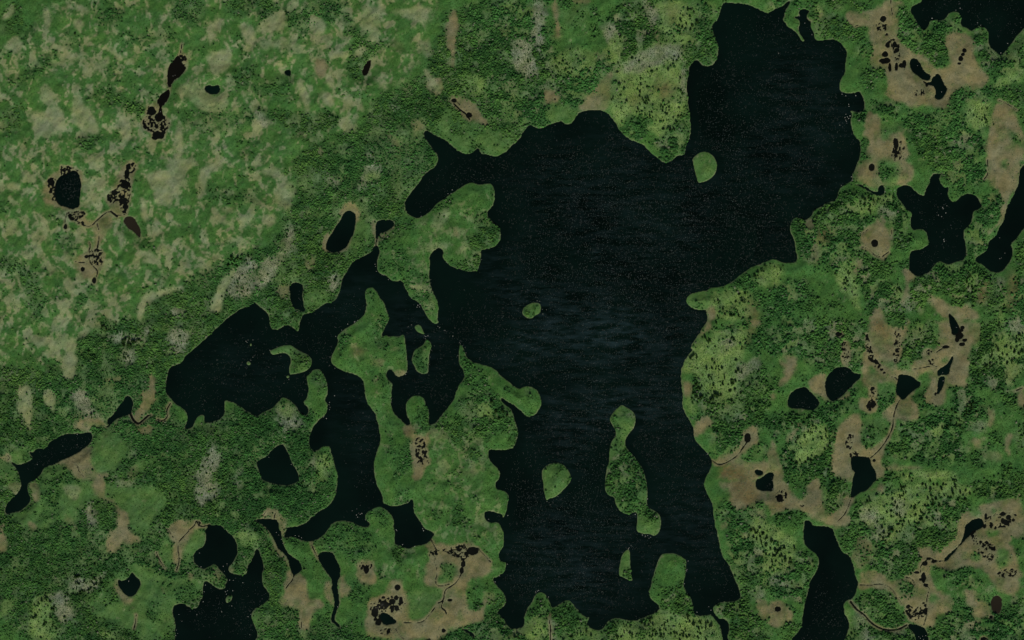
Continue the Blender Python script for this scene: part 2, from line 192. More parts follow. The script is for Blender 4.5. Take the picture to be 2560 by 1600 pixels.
# thin streams: centreline, width in metres
STREAMS = [
 ("@11 1144,745 1136,775 1133,812",2.2),
 ("@02 1235,890 1265,950 1310,985 1350,950 1400,905",6.5),("@02 1610,790 1575,850 1588,900 1575,930 1530,955 1490,935",3.0),("@02 1400,905 1430,895",3),
 ("@02 75,1275 95,1300 75,1325",1.8),("@02 645,1300 700,1340 745,1385 745,1420 800,1480",1.5),
 ("@03 1970,430 1890,440 1870,400 1850,385 1900,395 1880,430",3.0),("@03 1850,390 1850,420 1790,470 1770,500 1700,570 1690,600 1680,660 1700,720 1690,790 1670,850",2.8),
 ("@03 1290,1270 1285,1340 1270,1400",2),("@03 1590,460 1640,540",1.8),
 ("@13 355,905 350,940 310,985 285,1020",2.2),("@13 60,360 75,320 125,270",1.8),("@13 170,365 180,320 195,300",2.2),("@13 520,590 560,690 590,740",2.2),
 ("@13 1655,565 1690,630 1705,665 1800,675 1850,660 1920,650 1985,640",2.4),("@13 2095,640 2140,690 2180,730 2215,770",2.2),("@13 1965,740 1955,800 1945,880 1900,960 1850,1000 1790,1030 1780,1080 1770,1140 1720,1160",2.8),
 ("@13 1770,1140 1745,1200 1790,1230 1800,1260",2.4),("@13 1705,665 1690,750 1720,880 1690,950 1720,1010 1830,980",1.8),("@13 1400,1345 1500,1350 1580,1340 1640,1270 1700,1190",2.0),("@13 1320,1400 1350,1460 1400,1500",2),
 ("@13 425,1230 430,1390",2),("@23 355,1270 350,1320 365,1380 365,1512",2.6),
 ("@01 645,460 635,510 620,560 625,610",2.0),("@01 640,480 680,560 760,590 800,625 870,625 920,570 1000,500 1050,485 1090,530 1180,515",2.4),("@01 1050,485 1110,535",6),
 ("@01 920,600 940,660",1.8),("@01 940,715 925,830",2.0),("@01 845,780 860,810 840,870 850,960 890,1010 930,1050 910,1110",2.8),("@01 715,960 760,970 800,968",2.4),("@01 1235,320 1205,400 1195,510",2.0),("@01 585,60 580,140",2.4),
 ("@00 1720,420 1708,500",1.6),("@00 1530,1160 1530,1200 1560,1230 1590,1190",3.5),("@00 1370,1170 1400,1220 1440,1240",3),
 ("@10 1870,980 1930,1040 1990,1080 2020,1130",4.0),("@10 1900,960 1925,990",2),
 ("@30 1155,0 1170,140",1.8),("@30 820,250 880,230 980,245",1.6),("@30 1500,800 1470,770",4),("@30 2180,950 2250,980 2340,1040",2.2),
 ("@31 880,820 950,840 1000,900 1050,915",2.4),("@31 1080,910 1135,870",2.2),("@31 870,710 950,650",1.8),("@31 1165,660 1160,740",1.6),("@31 1070,545 1090,580",1.6),
 ("@31 2070,0 2080,130 2040,180",2.2),("@31 2419,60 2390,160",3),
 ("@32 965,1305 1010,1265 1060,1215 1120,1130 1180,1010 1180,920 1210,810 1245,755",2.6),("@32 1225,570 1200,540 1160,540",2.6),("@32 1680,255 1620,280 1590,305",3.0),("@32 1600,440 1560,430 1450,450 1370,465",1.6),("@32 2330,670 2400,640",2.5),
 ("@22 2215,1155 2180,1210 2130,1280 2070,1320 2030,1345 1950,1370 1895,1330",2.4),("@22 2190,1190 2165,1225",4),
 ("@33 790,165 760,240 720,330 650,390",2.0),("@33 780,1150 830,1220 910,1270 960,1340 1050,1400 1150,1420 1230,1410 1310,1370",5.0),
 ("@33 1660,765 1590,768 1540,740",2.2),("@33 1520,740 1470,770 1430,820 1440,880",2.2),("@33 1490,1000 1525,1015 1500,1100 1490,1200",2.2),("@33 870,990 960,995 1040,975 1120,990 1180,1040 1260,1170",1.8),("@33 1300,915 1360,930 1385,990",2.4),("@33 300,235 320,250 340,230",2.5),("@33 1500,1260 1470,1370",2.2),
 ("@03 0,430 30,425",3),("@03 1480,680 1500,740 1560,830",2),
]
ISLANDS = [
 ('green teardrop island off the headland in the northern arm', "@20 1705,1500 1740,1465 1780,1435 1840,1432 1890,1460 1920,1500 @21 1940,40 1935,90 1905,150 1850,195 1790,212 1765,218 1748,195 1740,150 1720,80 1710,20"),
 ('tiny oval green islet alone in the middle of the main lake', "@21 95,1430 110,1390 160,1360 200,1345 260,1352 275,1385 270,1440 240,1465 215,1470 195,1495 160,1500 120,1480 100,1460"),
 ('tiny green islet above the slender island between the peninsulas', "@12 1495,70 1510,48 1540,42 1565,60 1575,95 1595,130 1590,140 1550,125 1520,110"),
 ('slender green island between the two central peninsulas', "@12 1615,170 1640,195 1665,240 1650,280 1635,340 1632,420 1628,500 1590,512 1550,505 1515,480 1500,440 1470,395 1478,340 1500,275 1550,255 1590,220 1600,190"),
 ('hook shaped green island in the western bay', "@12 128,290 160,278 220,250 290,232 330,235 370,265 430,300 490,325 530,370 528,420 500,465 450,490 400,505 345,515 315,515 315,440 330,400 322,345 290,315 240,308 180,330 145,325"),
 ('long hourglass shaped green island in the southern basin', "@22 1030,800 1060,810 1100,835 1145,865 1170,910 1165,980 1145,1030 1090,1090 1070,1140 1075,1200 1120,1250 1165,1300 1200,1350 1240,1410 1260,1490 @23 1268,0 1278,80 1280,170 1275,240 1310,275 1370,300 1400,340 1410,400 1400,470 1375,515 1340,528 1300,510 1240,510 1180,490 1175,440 1185,380 1180,300 1130,310 1090,325 1040,310 1000,270 975,220 965,160 910,150 880,100 875,40 880,0 @22 890,1440 895,1390 915,1350 918,1270 925,1180 950,1130 985,1090 975,1040 945,990 918,940 935,900 975,850"),
 ('round green island with a pointed southern tip', "@22 285,1490 280,1430 310,1385 360,1355 420,1345 480,1360 520,1400 550,1450 560,1505 @23 545,30 500,80 440,140 390,170 350,175 325,200 310,150 300,100 292,20"),
 ('narrow sliver of green island with a straight eastern edge', "@23 1105,650 1115,690 1118,760 1122,850 1130,920 1140,955 1080,935 1040,915 1010,905 1010,850 1020,780 1035,720 1060,675"),
 ('small oval islet in the bottom left lake', "@03 2180,1075 2200,1100 2180,1145 2145,1165 2128,1135 2140,1100"),
 ('tiny tan islet, the upper of two in the western bay', "@02 2370,215 2380,235 2370,252 2360,238"),
 ('tiny tan islet, the lower of two in the western bay', "@02 2345,388 2368,400 2365,425 2340,428 2325,408"),
 ('tiny islet just below the hook shaped island', "@12 290,525 310,520 320,540 300,550 285,540"),
]
# ground cover, painted in order: K thicket, T tan bog, M bright meadow, G grey brush, L pale lichen heath, O smooth grass, B brown sedge
# code[strength] outline
ZONES = """
K @F -60,860 160,880 190,780 340,760 520,690 610,600 690,500 700,350 830,340 880,230 1010,180 1060,0 1290,0 1290,120 1440,150 1440,0 1560,0 1560,130 1480,200 1430,240 1370,270 1260,300 1180,370 1100,350 1000,310 1040,370 950,510 890,620 810,680 800,740 720,760 640,780 600,720 440,830 390,900 400,960 440,1010 560,960 740,950 730,1040 790,1080 790,1180 700,1240 620,1240 640,1400 560,1500 -60,1560
K @30 0,0 160,0 100,70 0,100
K @30 200,0 420,20 540,120 700,150 760,330 700,400 640,370 450,370 420,240 380,60 300,60 220,30
K @30 540,0 720,0 720,120 560,110
K.9 @30 1210,70 1340,90 1450,280 1530,270 1550,200 1680,190 1800,130 1830,280 1690,330 1700,560 1600,610 1430,510 1270,450 1200,250
K.9 @30 1940,320 1990,260 2080,300 2090,440 2180,530 2300,440 2419,330 2419,760 2200,720 1990,640 1930,470
K.9 @30 830,700 990,680 1000,880 900,850
K.8 @30 850,440 970,430 970,520 870,540
K.8 @30 950,950 1130,940 1280,980 1270,1080 1090,1100 940,1000
K @30 1280,1090 1500,1090 1700,1110 1860,1120 1930,1250 2060,1230 2060,1512 1650,1512 1420,1490 1290,1260
K.8 @30 1750,980 1900,880 2100,780 2250,820 2200,920 2080,930 1900,960
K @30 2170,820 2419,800 2419,1150 2350,1050 2250,960
K @31 1640,150 1700,60 1750,0 2060,0 2060,160 1960,230 1830,260 1680,200
K @31 1990,360 2230,330 2230,560 2050,620 2080,860 1880,930 1860,680 1990,540 2010,440
K @31 210,560 420,540 560,420 700,270 850,280 840,520 1020,540 950,590 860,700 880,850 1050,960 1150,930 1130,1100 1250,1250 1240,1512 950,1512 900,1200 680,1180 650,1000 300,950 230,700
K @31 1060,300 1210,330 1340,480 1340,850 1180,850 1160,660 1060,540 1060,400
K @31 1340,1130 1500,1060 1660,980 1880,960 2080,1060 2280,1150 2240,1512 1990,1380 1660,1290 1500,1250 1480,1512 1330,1350
K @31 2330,900 2419,800 2419,1512 2250,1512 2340,1100
K @31 0,1190 330,1100 400,1250 250,1300 200,1512 0,1512
K @32 0,0 930,0 920,100 900,400 780,460 660,420 620,470 300,400 260,300 0,330
K @32 1250,400 1230,300 1310,60 1400,0 1560,0 1610,200 1470,270 1430,360 1330,450
K @32 1940,250 1990,80 2060,0 2419,0 2419,560 2200,700 1980,650 1880,600 1880,400
K.9 @32 1690,640 1850,620 1990,720 2080,880 2030,1080 1780,1030 1720,880 1430,850 1460,900 1390,980 1240,930 1180,1050 1220,1150 1090,1200 1110,1310 1500,1350 1850,1380 1820,1050
K @32 0,850 250,930 400,930 640,790 830,780 850,860 660,930 610,1150 620,1290 690,1512 150,1512 90,1200 160,1150 240,990 0,1100
K.9 @32 2310,1050 2419,980 2419,1250 2310,1180
K @22 1900,40 2180,30 2200,200 2080,330 2150,450 2419,380 2419,960 2320,1100 2200,980 2130,1160 1990,1260 1850,1120 1900,950 1750,860 1720,720 1640,330 1750,330 1900,120
K @22 2250,1220 2340,1150 2419,1130 2419,1280 2330,1330 2250,1290
K @33 510,0 720,0 730,120 680,260 580,320 520,300
K @33 760,330 900,150 1120,0 1250,60 1500,60 1800,120 1850,240 1750,420 1760,540 1640,640 1600,720 1430,700 1390,860 1110,960 1090,870 950,800 820,720 680,640 680,480 760,420
K @33 1900,0 2419,0 2419,150 2200,190 2000,190
K @33 0,520 100,500 200,680 350,680 470,760 440,870 390,980 340,1200 230,1120 60,1100 0,1060
K @33 860,1080 1060,1010 1150,1060 1230,1180 1310,1260 1290,1370 1180,1400 1060,1370 960,1300 860,1210 820,1130
K.9 @33 800,1250 950,1370 1050,1420 1300,1410 1380,1460 1400,1560 700,1560 780,1430
K @33 1520,1512 1600,1350 1700,1230 1850,1280 1990,1290 2080,1400 2200,1250 2419,1050 2419,1600 1540,1600
K @33 1850,870 1500,870 1560,760 1790,830
K.9 @23 1900,200 2340,180 2370,240 2419,380 2419,1140 2200,1080 2140,980 2090,860 2050,700 2000,420
K @23 1900,1240 1990,1160 2250,1150 2419,1400 2419,1560 2050,1560 2060,1350 1990,1290
K.7 @23 0,1430 120,1400 180,1220 240,1070 340,1120 380,1220 540,1150 720,1310 740,1420 900,1400 960,1320 1250,1310 1400,1250 1340,1140 1640,1040 1720,1290 1880,1290 1980,1400 1990,1600 0,1600
K @13 1140,1470 1700,1512 1900,1370 2150,1350 2200,1200 2290,1250 2419,1410 2419,1600 0,1600 0,1230 180,1180 400,1220 540,1400 800,1360 900,1450
K.6 @13 520,600 600,560 720,400 900,400 1060,520 1150,640 1000,720 800,700 740,690 640,660
K.5 @13 1100,290 1230,300 1300,420 1200,400
K @13 0,410 100,480 180,640 280,720 300,830 240,1010 220,1200 0,1212 80,1180 140,1090 60,900 80,800
K @12 1880,800 1960,700 2120,650 2260,700 2310,780 2419,850 2419,1060 2300,1060 2180,1150 2050,1080 1950,950
K.6 @12 300,290 480,330 530,380 470,390 330,360
K.7 @12 500,500 580,470 660,580 600,640 510,600
K.5 @12 1140,180 1300,180 1250,330 1150,320
K @11 2070,510 2190,500 2300,630 2310,730 2240,830 2100,860 2000,800 1960,730 2080,720
K.7 @11 1200,590 1500,560 1460,680 1240,800 1160,820
K.4 @11 1160,930 1300,950 1250,1050 1160,1050
K.8 @11 1040,1240 1130,1230 1150,1290 1060,1340
K @23 880,0 1265,0 1250,60 1130,120 1000,70 900,20
K @22 920,1380 1060,1280 1200,1350 1260,1500 1270,1512 880,1512
K.7 @22 1010,850 1140,870 1165,920 1100,930 1030,920
K.4 @22 130,640 220,660 230,740 140,740
K.8 @33 1850,1450 2000,1290 2100,1560 1800,1560
K.8 @00 960,90 1150,80 1130,220 980,240
K.9 @00 1700,10 1950,0 1940,210 1750,240 1600,130
K.8 @00 90,780 300,620 500,500 560,560 330,740 150,860
K.7 @00 0,200 110,230 110,310 0,330
K.8 @00 980,830 1150,830 1180,950 1070,1000 990,920
K.8 @00 1160,985 1360,990 1350,1080 1180,1070
K.8 @00 0,1020 200,1010 160,1200 0,1320
K.8 @00 700,1350 950,1270 900,1400 750,1450
K.6 @00 1170,340 1400,300 1600,250 1750,350 1400,420 1180,420
K.5 @00 1600,1000 2100,1080 2400,1000 2400,1150 2200,1300 1800,1250
K.7 @00 2150,700 2419,580 2419,820 2180,820
K.5 @00 580,300 740,300 750,450 620,470
K.8 @00 2050,0 2419,0 2419,140 2200,120
K.8 @10 0,0 60,0 260,110 500,80 620,230 470,330 280,240 130,300 0,250
K.9 @10 440,0 880,0 900,80 820,100 700,240 600,180 450,170
K @10 820,100 900,90 940,300 1070,330 1130,450 1200,400 1230,440 1000,620 950,780 880,760 890,540 920,420 830,260
K.6 @10 200,700 360,720 300,840 0,880 0,780
K @10 0,1000 300,1060 560,1100 700,1020 780,1120 700,1240 400,1300 300,1220 0,1100
K.8 @01 1190,1512 1350,1260 1700,1160 2050,1000 2419,800 2419,1512
K.8 @01 0,950 150,900 300,1020 400,1150 440,1300 400,1512 290,1512 240,1200 100,1040 0,1050
K.7 @01 680,1512 700,1330 850,1180 910,1200 890,1310 760,1400
K.6 @01 560,740 720,740 720,950 620,930
K.5 @01 1480,1010 1620,1060 1560,1220 1470,1180
K.5 @01 980,1050 1100,1060 1080,1180 990,1180
K.6 @01 1960,250 2419,260 2419,420 2250,500 2000,380
K.5 @01 0,380 140,400 120,500 0,520
T @30 730,110 900,130 1010,90 1120,20 1160,0 1280,0 1290,40 1210,70 1200,230 1240,380 1280,450 1400,490 1480,560 1560,620 1620,640 1700,620 1730,560 1680,480 1670,350 1760,290 1900,320 1940,400 1940,500 1990,640 2090,720 2080,780 1950,860 1900,800 1780,850 1710,960 1690,1010 1500,1010 1330,1010 1290,970 1090,910 1120,850 1110,700 1080,640 1000,660 960,620 960,540 990,490 960,400 930,330 950,240 870,220 760,240 730,180
T @30 940,1060 1050,1100 1060,1250 1110,1260 1280,1200 1310,1350 1380,1512 900,1512 960,1380 890,1230
T @30 2140,960 2250,1000 2340,1070 2380,1200 2419,1250 2419,1600 2060,1600 2070,1300 2110,1150
O @30 2230,1190 2330,1230 2419,1350 2419,1420 2290,1350
O @30 1060,1170 1210,1170 1200,1240 1110,1330 1060,1310
T @30 450,60 530,80 520,190 470,180
T.7 @30 370,170 390,210 370,210
T @31 860,0 1280,0 1380,80 1350,240 1180,240 1100,250 1040,240 1010,300 890,220 800,160
O @31 1020,60 1080,10 1230,30 1240,150 1200,240 1100,240 1050,180
T @31 2080,0 2419,0 2370,150 2360,250 2290,330 2260,420 2230,560 2180,620 2080,740 2070,640 2200,580 2220,420 2200,300 2060,200 2080,130
O @31 2200,0 2270,10 2260,110 2200,90
T @31 1050,565 1160,640 1170,780 1140,900 1080,970 1010,900 880,820 870,700 970,620
T.8 @31 360,570 430,540 420,650 370,640
B.7 @31 470,680 580,620 570,760 500,790
B.6 @31 400,850 480,900 450,1000
T.8 @31 820,990 860,930 890,950 850,1070 800,1060
T @31 1280,1010 1330,1040 1400,1090 1340,1190 1300,1300 1280,1350 1250,1340 1290,1200
B.7 @31 1990,1200 2070,1130 2060,1290 2010,1350 1970,1260
B.7 @31 2270,1080 2340,1040 2350,1200 2340,1320 2240,1420 2260,1200
T @31 1500,1270 1640,1290 1700,1370 1850,1390 1980,1440 1990,1512 1680,1512 1560,1400
T @31 960,1480 1040,1390 1080,1450 1100,1512 950,1512
T @32 950,0 1100,0 1160,60 1270,70 1320,0 1340,20 1310,100 1250,280 1220,400 1210,460 1290,470 1350,430 1450,350 1460,260 1580,290 1630,200 1600,40 1560,0 1980,0 1980,150 1920,260 1880,400 1880,600 1830,620 1690,620 1670,800 1480,800 1460,700 1530,600 1500,480 1400,560 1380,700 1330,730 1440,860 1400,960 1240,930 1190,1010 1110,1160 1080,1260 1090,1400 1100,1512 600,1512 600,1220 650,1060 690,940 800,870 870,880 870,940 940,1000 870,1100 880,1160 950,1210 1060,1150 1180,1000 1060,890 1100,830 1200,760 1200,600 1060,590 1030,620 1030,820 1000,880 890,860 840,800 880,740 940,720 930,640 890,590 900,450 910,330 930,200
O @32 1110,0 1280,0 1260,50 1190,70 1120,40
O @32 1060,600 1200,600 1200,700 1130,830 1040,820
O @32 880,930 960,900 1160,980 1080,1130 970,1200 880,1140
O @32 1630,370 1690,350 1690,390 1640,400
O @32 1520,470 1560,480 1550,520 1510,500
O @32 1210,430 1280,410 1330,450 1300,470
O @32 1500,560 1540,560 1430,700 1450,620
O.8 @32 1030,400 1200,380 1180,470 1090,440
O @32 970,440 1020,450 1010,500 970,490
B.8 @32 1000,30 1080,40 1060,150 1150,160 1020,90
T.8 @32 690,200 770,220 770,430 680,430
T @32 350,590 420,540 540,500 560,490 540,640 580,760 520,760 430,690
T.9 @32 660,750 780,670 760,740 700,760
T @32 90,390 160,330 270,340 280,450 230,550 110,650 80,590 160,500
O @32 90,340 180,360 200,440 130,400
T @32 20,680 80,690 60,750 20,740
T @32 0,1130 80,1140 80,1250 130,1400 140,1512 0,1512
T.8 @32 160,1150 260,990 310,970 290,1050 190,1160
T.9 @32 1910,1110 2020,1120 2010,1230 1940,1220
T.9 @32 2240,1070 2320,1050 2290,1200 2280,1290 2210,1230
T.8 @32 2070,860 2130,870 2130,960 2080,1030
T @32 2340,670 2419,640 2419,830 2350,790
T.5 @32 1950,1230 2250,1240 2180,1360 2080,1330
T.7 @32 1090,1380 1200,1350 1500,1380 1400,1420 1140,1440
T @22 1860,0 1900,0 1880,100 1780,180 1740,160 1790,90
T.9 @22 1640,560 1700,580 1710,640 1650,740 1610,700
T @22 1740,920 1900,900 1900,1000 1830,1040 1720,1120 1700,1020
T.8 @22 2220,0 2360,0 2330,60 2250,50
B.8 @22 2220,60 2280,110 2230,230 2190,240
T @22 2190,1020 2300,990 2340,1080 2330,1160 2250,1180 2190,1270 2140,1310 2270,1350 2419,1310 2419,1512 1920,1512 2010,1400 2080,1330 1930,1380 1880,1340 1970,1310 2080,1250 2160,1130
O @22 2260,1230 2360,1180 2400,1280 2330,1330 2260,1290
O @22 2160,1270 2200,1260 2190,1300
B.8 @22 1960,1400 2120,1360 2220,1500 2220,1512 1950,1512
T @23 1940,0 2419,0 2419,240 2340,170 2220,240 2130,290 2070,210 2040,100 1960,60
B.8 @23 2080,0 2290,0 2300,180 2200,270 2060,160
T.5 @23 2020,380 2080,350 1980,500 1940,450
T @33 0,0 170,0 230,130 300,200 360,160 370,0 510,0 520,300 600,320 700,260 730,120 790,160 820,170 760,280 700,350 780,350 760,420 640,450 580,420 430,390 330,290 150,290 50,350 0,350
B.7 @33 20,210 200,220 250,270 50,270
T @33 940,100 1100,20 1100,120 1020,110
T @33 1800,390 1850,310 1980,290 2000,220 2180,200 2419,160 2419,520 2380,540 2290,550 2330,700 2350,800 2419,900 2350,950 2350,1080 2210,1070 2130,960 2040,870 1900,810 1680,860 1590,820 1520,810 1540,960 1640,1060 1760,1130 1700,1240 1600,1290 1560,1370 1460,1380 1310,1360 1310,1230 1250,1130 1150,1030 1000,1010 860,1040 860,960 1100,960 1200,960 1330,900 1420,820 1430,720 1400,640 1500,610 1600,700 1640,640 1760,560
O @33 1940,240 2000,300 1990,320 1900,290
O @33 2120,270 2150,300 2150,380 2120,350
O @33 2060,490 2200,470 2170,540 2080,540
O @33 2170,640 2260,640 2290,740 2240,830 2160,860 2150,700
O @33 1940,700 1990,700 1990,760 1930,740
K.8 @33 1240,950 1320,930 1380,1000 1350,1090 1270,1110 1240,1040
O @33 1530,1090 1580,1060 1620,1100 1590,1170 1530,1150
T @33 1860,1060 1960,1060 1980,1120 2100,1160 2120,1260 2080,1300 1900,1300 1910,1220 1860,1140
T @33 900,860 1060,870 1110,950 860,970
T @33 0,1140 130,1130 220,1200 260,1290 170,1390 60,1370 0,1340
B.6 @33 30,1170 150,1170 160,1270 60,1270
T.7 @33 1250,90 1500,150 1490,250 1420,330 1280,290
B.7 @33 1310,90 1450,100 1440,230 1320,200
T.6 @33 820,530 970,560 960,760 860,840 800,740
T @23 2280,1140 2419,1130 2419,1340 2350,1300
T.5 @23 260,1290 340,1280 330,1350 270,1340
T.6 @23 1620,1270 1710,1290 1700,1370 1600,1330
T.5 @22 1870,300 1900,450 1870,560 1900,470
T.7 @13 20,340 110,260 200,290 290,350 285,440 260,520 240,500 210,400 180,370 60,365 0,370 0,345
T.8 @13 70,430 120,470 200,620 300,740 310,830 280,780 180,660
T @13 270,1060 290,870 330,850 370,900 420,880 470,920 500,1100 540,1120 620,1130 640,1200 560,1220 520,1370 480,1430 410,1380 420,1240 330,1200 230,1190
T @13 640,960 700,940 720,1020 720,1100 730,1200 640,1100
T @13 830,890 850,960 900,1020 880,1080 790,1090 780,950
T @13 970,790 1100,770 1110,860 1150,920 1130,990 1020,990 950,930
T @13 1250,1000 1290,940 1380,950 1380,1040 1450,1090 1460,1250 1440,1310 1560,1320 1660,1230 1720,1130 1780,1070 1720,1020 1580,1000 1600,860 1640,740 1640,660 1580,620 1680,560 1720,600 1860,590 1960,570 2030,590 2110,640 2220,780 2200,870 2100,930 2020,920 1970,1000 1980,1180 2030,1250 2110,1240 2130,1180 2170,1120 2180,1230 2130,1350 2000,1360 1870,1400 1780,1490 1500,1512 1080,1512 1040,1400 1040,1200 1060,1130 1200,1090
O @13 1740,800 1820,770 1890,810 1900,880 1820,980 1720,980 1700,920 1760,870
O @13 1500,1010 1700,1010 1780,1060 1650,1220 1560,1310 1460,1300 1450,1150
K.3 @13 1780,780 1860,780 1880,900 1800,930
T.4 @13 2120,1090 2240,1050 2250,1160 2170,1190
T @12 1400,1000 1470,990 1510,1040 1530,1120 1590,1100 1635,1050 1630,1180 1610,1280 1640,1340 1590,1390 1550,1512 1470,1512 1480,1400 1470,1280 1480,1200 1460,1120 1390,1100
B.7 @12 940,270 970,250 1000,310 950,330
T.5 @12 1090,420 1110,360 1220,370 1200,430
T.8 @12 1100,580 1150,520 1160,560 1120,595
T.5 @12 1290,250 1370,250 1360,280 1290,275
B.4 @12 1950,1420 2080,1420 2080,1470 1960,1450
T @12 1290,470 1420,470 1400,520 1340,535
T.6 @11 1860,650 1900,630 1940,700 1920,740 1870,710
L.7 @11 1920,820 1980,830 1970,880 1925,860
L.5 @11 1600,790 1850,780 1800,830 1640,880
L.6 @11 1440,860 1580,840 1560,880 1460,900
L.7 @11 1430,1170 1660,1180 1640,1250 1460,1210
L.5 @11 1700,500 1850,450 1750,650 1620,640
T @11 800,480 840,430 900,390 970,440 980,540 960,650 900,770 870,840 760,870 640,870 620,800 650,720 740,630 810,560
O @11 950,560 1120,600 1120,780 900,860 880,800
T @11 1090,590 1130,560 1130,740 1110,720
T @11 1160,720 1240,670 1310,610 1320,650 1240,720 1160,780
T @10 1800,960 1850,880 1960,880 2080,1030 2200,1170 2170,1210 2090,1140 1990,1140 1930,1100 1850,980
T @10 1600,760 1760,720 1770,890 1700,890 1620,820
T @10 1780,240 1880,60 1920,180 1900,380 1890,600 1850,650 1830,500 1790,480
O.9 @10 1770,1000 1900,1010 1930,1120 2080,1160 2200,1230 2419,1250 2419,1380 2270,1470 2120,1440 1990,1450 1820,1340 1700,1260
T.6 @10 1440,1130 1570,1120 1600,1230 1480,1240
T.5 @10 1220,1280 1340,1320 1330,1390
T @20 570,0 740,0 700,50 590,30
T @20 380,0 430,0 460,330 430,350 390,150
O @20 440,40 740,40 700,180 600,260 480,250 450,120
B.7 @20 400,280 450,290 450,350 400,350
T @20 300,850 380,840 390,900 440,950 400,1000 300,990
O @20 310,1000 430,960 550,990 640,1060 570,1130 470,1140 270,1210
T.9 @20 690,950 810,820 890,690 960,690 930,800 950,970 890,1045 690,1040 640,1010
M.9 @10 2340,40 2419,0 2419,160 2320,140
G @20 190,0 330,0 310,240 260,330 300,560 400,700 370,720 260,560 220,420 210,200
G @20 0,420 60,380 150,400 230,540 240,760 150,750 60,640 0,580
G.9 @20 850,230 980,220 1000,340 960,430 900,420
M @20 900,430 1020,290 1060,420 1000,590 890,560
M.7 @20 360,560 470,480 640,440 820,560 780,760 600,740 400,700 
M @20 1330,0 1640,0 1700,120 1720,300 1640,450 1600,600 1600,780 1640,950 1660,1110 1560,1150 1480,1290 1330,1300 1300,1130 1180,1090 1080,1120 1030,1220 920,1070 920,960 980,800 1020,620 1180,440 1360,400 1440,330
G.9 @20 1240,30 1330,60 1400,200 1340,280 1270,180
G.9 @20 1050,640 1180,500 1340,440 1600,400 1600,560 1380,600 1200,680 1060,700
G.8 @20 1600,580 1650,560 1640,950 1600,900
M.7 @20 1640,40 1900,0 1940,160 1860,200 1750,150
K.9 @20 1740,0 1900,60 1890,260 1945,430 1940,560 1890,610 1790,600 1740,560 1660,560 1640,470 1740,330 1720,100
T.6 @20 1340,240 1390,300 1400,440 1360,430 1350,340
B.7 @20 1360,800 1500,790 1530,900 1400,960
B.5 @20 1100,940 1180,940 1150,1010
B.5 @20 1420,60 1540,60 1530,200 1460,200
K @20 1060,1180 1120,1110 1230,1100 1300,1170 1270,1270 1170,1300 1080,1270
K @20 950,740 1020,760 1030,820 960,900
K @20 1540,1180 1640,1120 1690,1150 1680,1290 1600,1420 1450,1450 1260,1340 1480,1280
K @20 1040,560 1100,470 1290,380 1300,420 1160,500
M.8 @30 0,60 80,60 0,110
M.8 @30 420,60 530,30 540,150 440,150
M.6 @30 1680,300 1830,240 1930,310 1900,320 1760,290
M.9 @30 2110,790 2260,700 2419,640 2419,760 2240,820 2130,860
M @30 1850,1000 2050,900 2110,960 2080,1150 2030,1230 1950,1240 1830,1110
M.7 @30 1500,1090 1700,1060 1720,1160 1600,1170
M @31 830,370 1010,300 1210,360 1300,460 1200,440 1060,400 1000,500 850,530
G.8 @31 1030,450 1130,440 1220,500 1150,560 1070,520
M.9 @31 0,980 110,980 150,1050 120,1180 0,1190
M @31 640,1020 720,960 820,960 760,1050 840,1150 880,1320 830,1400 780,1280 720,1200 650,1130
M.8 @31 1150,1190 1260,1170 1260,1340 1180,1230
M.7 @31 1660,1010 1760,960 1880,980 1880,1060 1760,1060
M.7 @31 1860,1100 1960,1070 1960,1210 1880,1190
G.6 @31 1140,1380 1400,1300 1390,1400 1200,1420
M @21 2270,1110 2419,990 2419,1200 2320,1160
M.8 @21 1850,1250 2150,1200 2300,1300 2240,1512 1860,1512
O @21 1650,1330 1700,1270 1830,1230 1900,1270 1830,1390 1700,1410
T @21 1860,1400 1920,1400 1920,1512 1860,1512
B.6 @21 2200,1310 2330,1330 2350,1512 2270,1512
M @22 1690,220 1860,150 1900,80 2080,100 2200,40 2230,200 2180,380 2110,470 2120,600 2050,740 1900,780 1760,640 1720,520 1610,480 1650,340
G.8 @22 1940,180 2120,170 2100,260 1960,260
G.8 @22 2140,420 2330,330 2340,420 2200,560 2130,560
T.8 @22 1610,560 1700,600 1650,740 1610,680
M.7 @22 1620,720 1760,800 1740,900 1650,880
K @22 1720,600 1790,620 1800,770 1740,780
K @22 1830,740 1960,700 1990,760 1850,800
K.9 @22 1950,900 2100,880 2150,1050 2100,1200 2000,1240 1880,1080
M @32 270,1080 360,980 480,950 590,1060 560,1200 470,1290 320,1380 250,1300
G.7 @32 280,1040 340,990 400,1010 330,1080
M @32 2090,280 2270,100 2419,120 2419,360 2300,380 2100,450 1990,420 2020,330
M @32 1540,1010 1660,980 1640,1100 1560,1090
M.9 @32 1740,900 1820,900 1810,1020 1750,990
G.7 @32 2240,0 2419,0 2419,110 2270,100
M @32 1180,1440 1500,1400 1740,1430 1800,1512 1180,1512
M @33 1250,60 1500,20 1900,60 1880,140 1560,180 1480,270 1600,330 1540,480 1440,370 1250,440 1140,620 1040,560 960,440 860,390 870,260 1000,160 1150,120
G.8 @33 870,240 1000,220 1060,400 960,440 860,380
G.8 @33 1180,180 1260,170 1290,320 1200,330
K.9 @33 1500,260 1620,200 1800,230 1740,360 1600,420 1520,350
M @33 0,420 100,440 250,580 230,720 160,900 60,920 0,900
G.6 @33 0,900 140,920 120,1000 0,1010
M @33 720,1230 780,1240 800,1420 740,1512 700,1512 770,1370 720,1270
G.6 @33 800,1230 920,1280 960,1400 1000,1512 860,1512 880,1360
M.7 @33 540,1480 820,1400 900,1512
M @23 2230,440 2300,380 2419,370 2419,640 2340,620 2280,600 2230,540
M.7 @23 2419,740 2360,780 2360,950 2419,1000
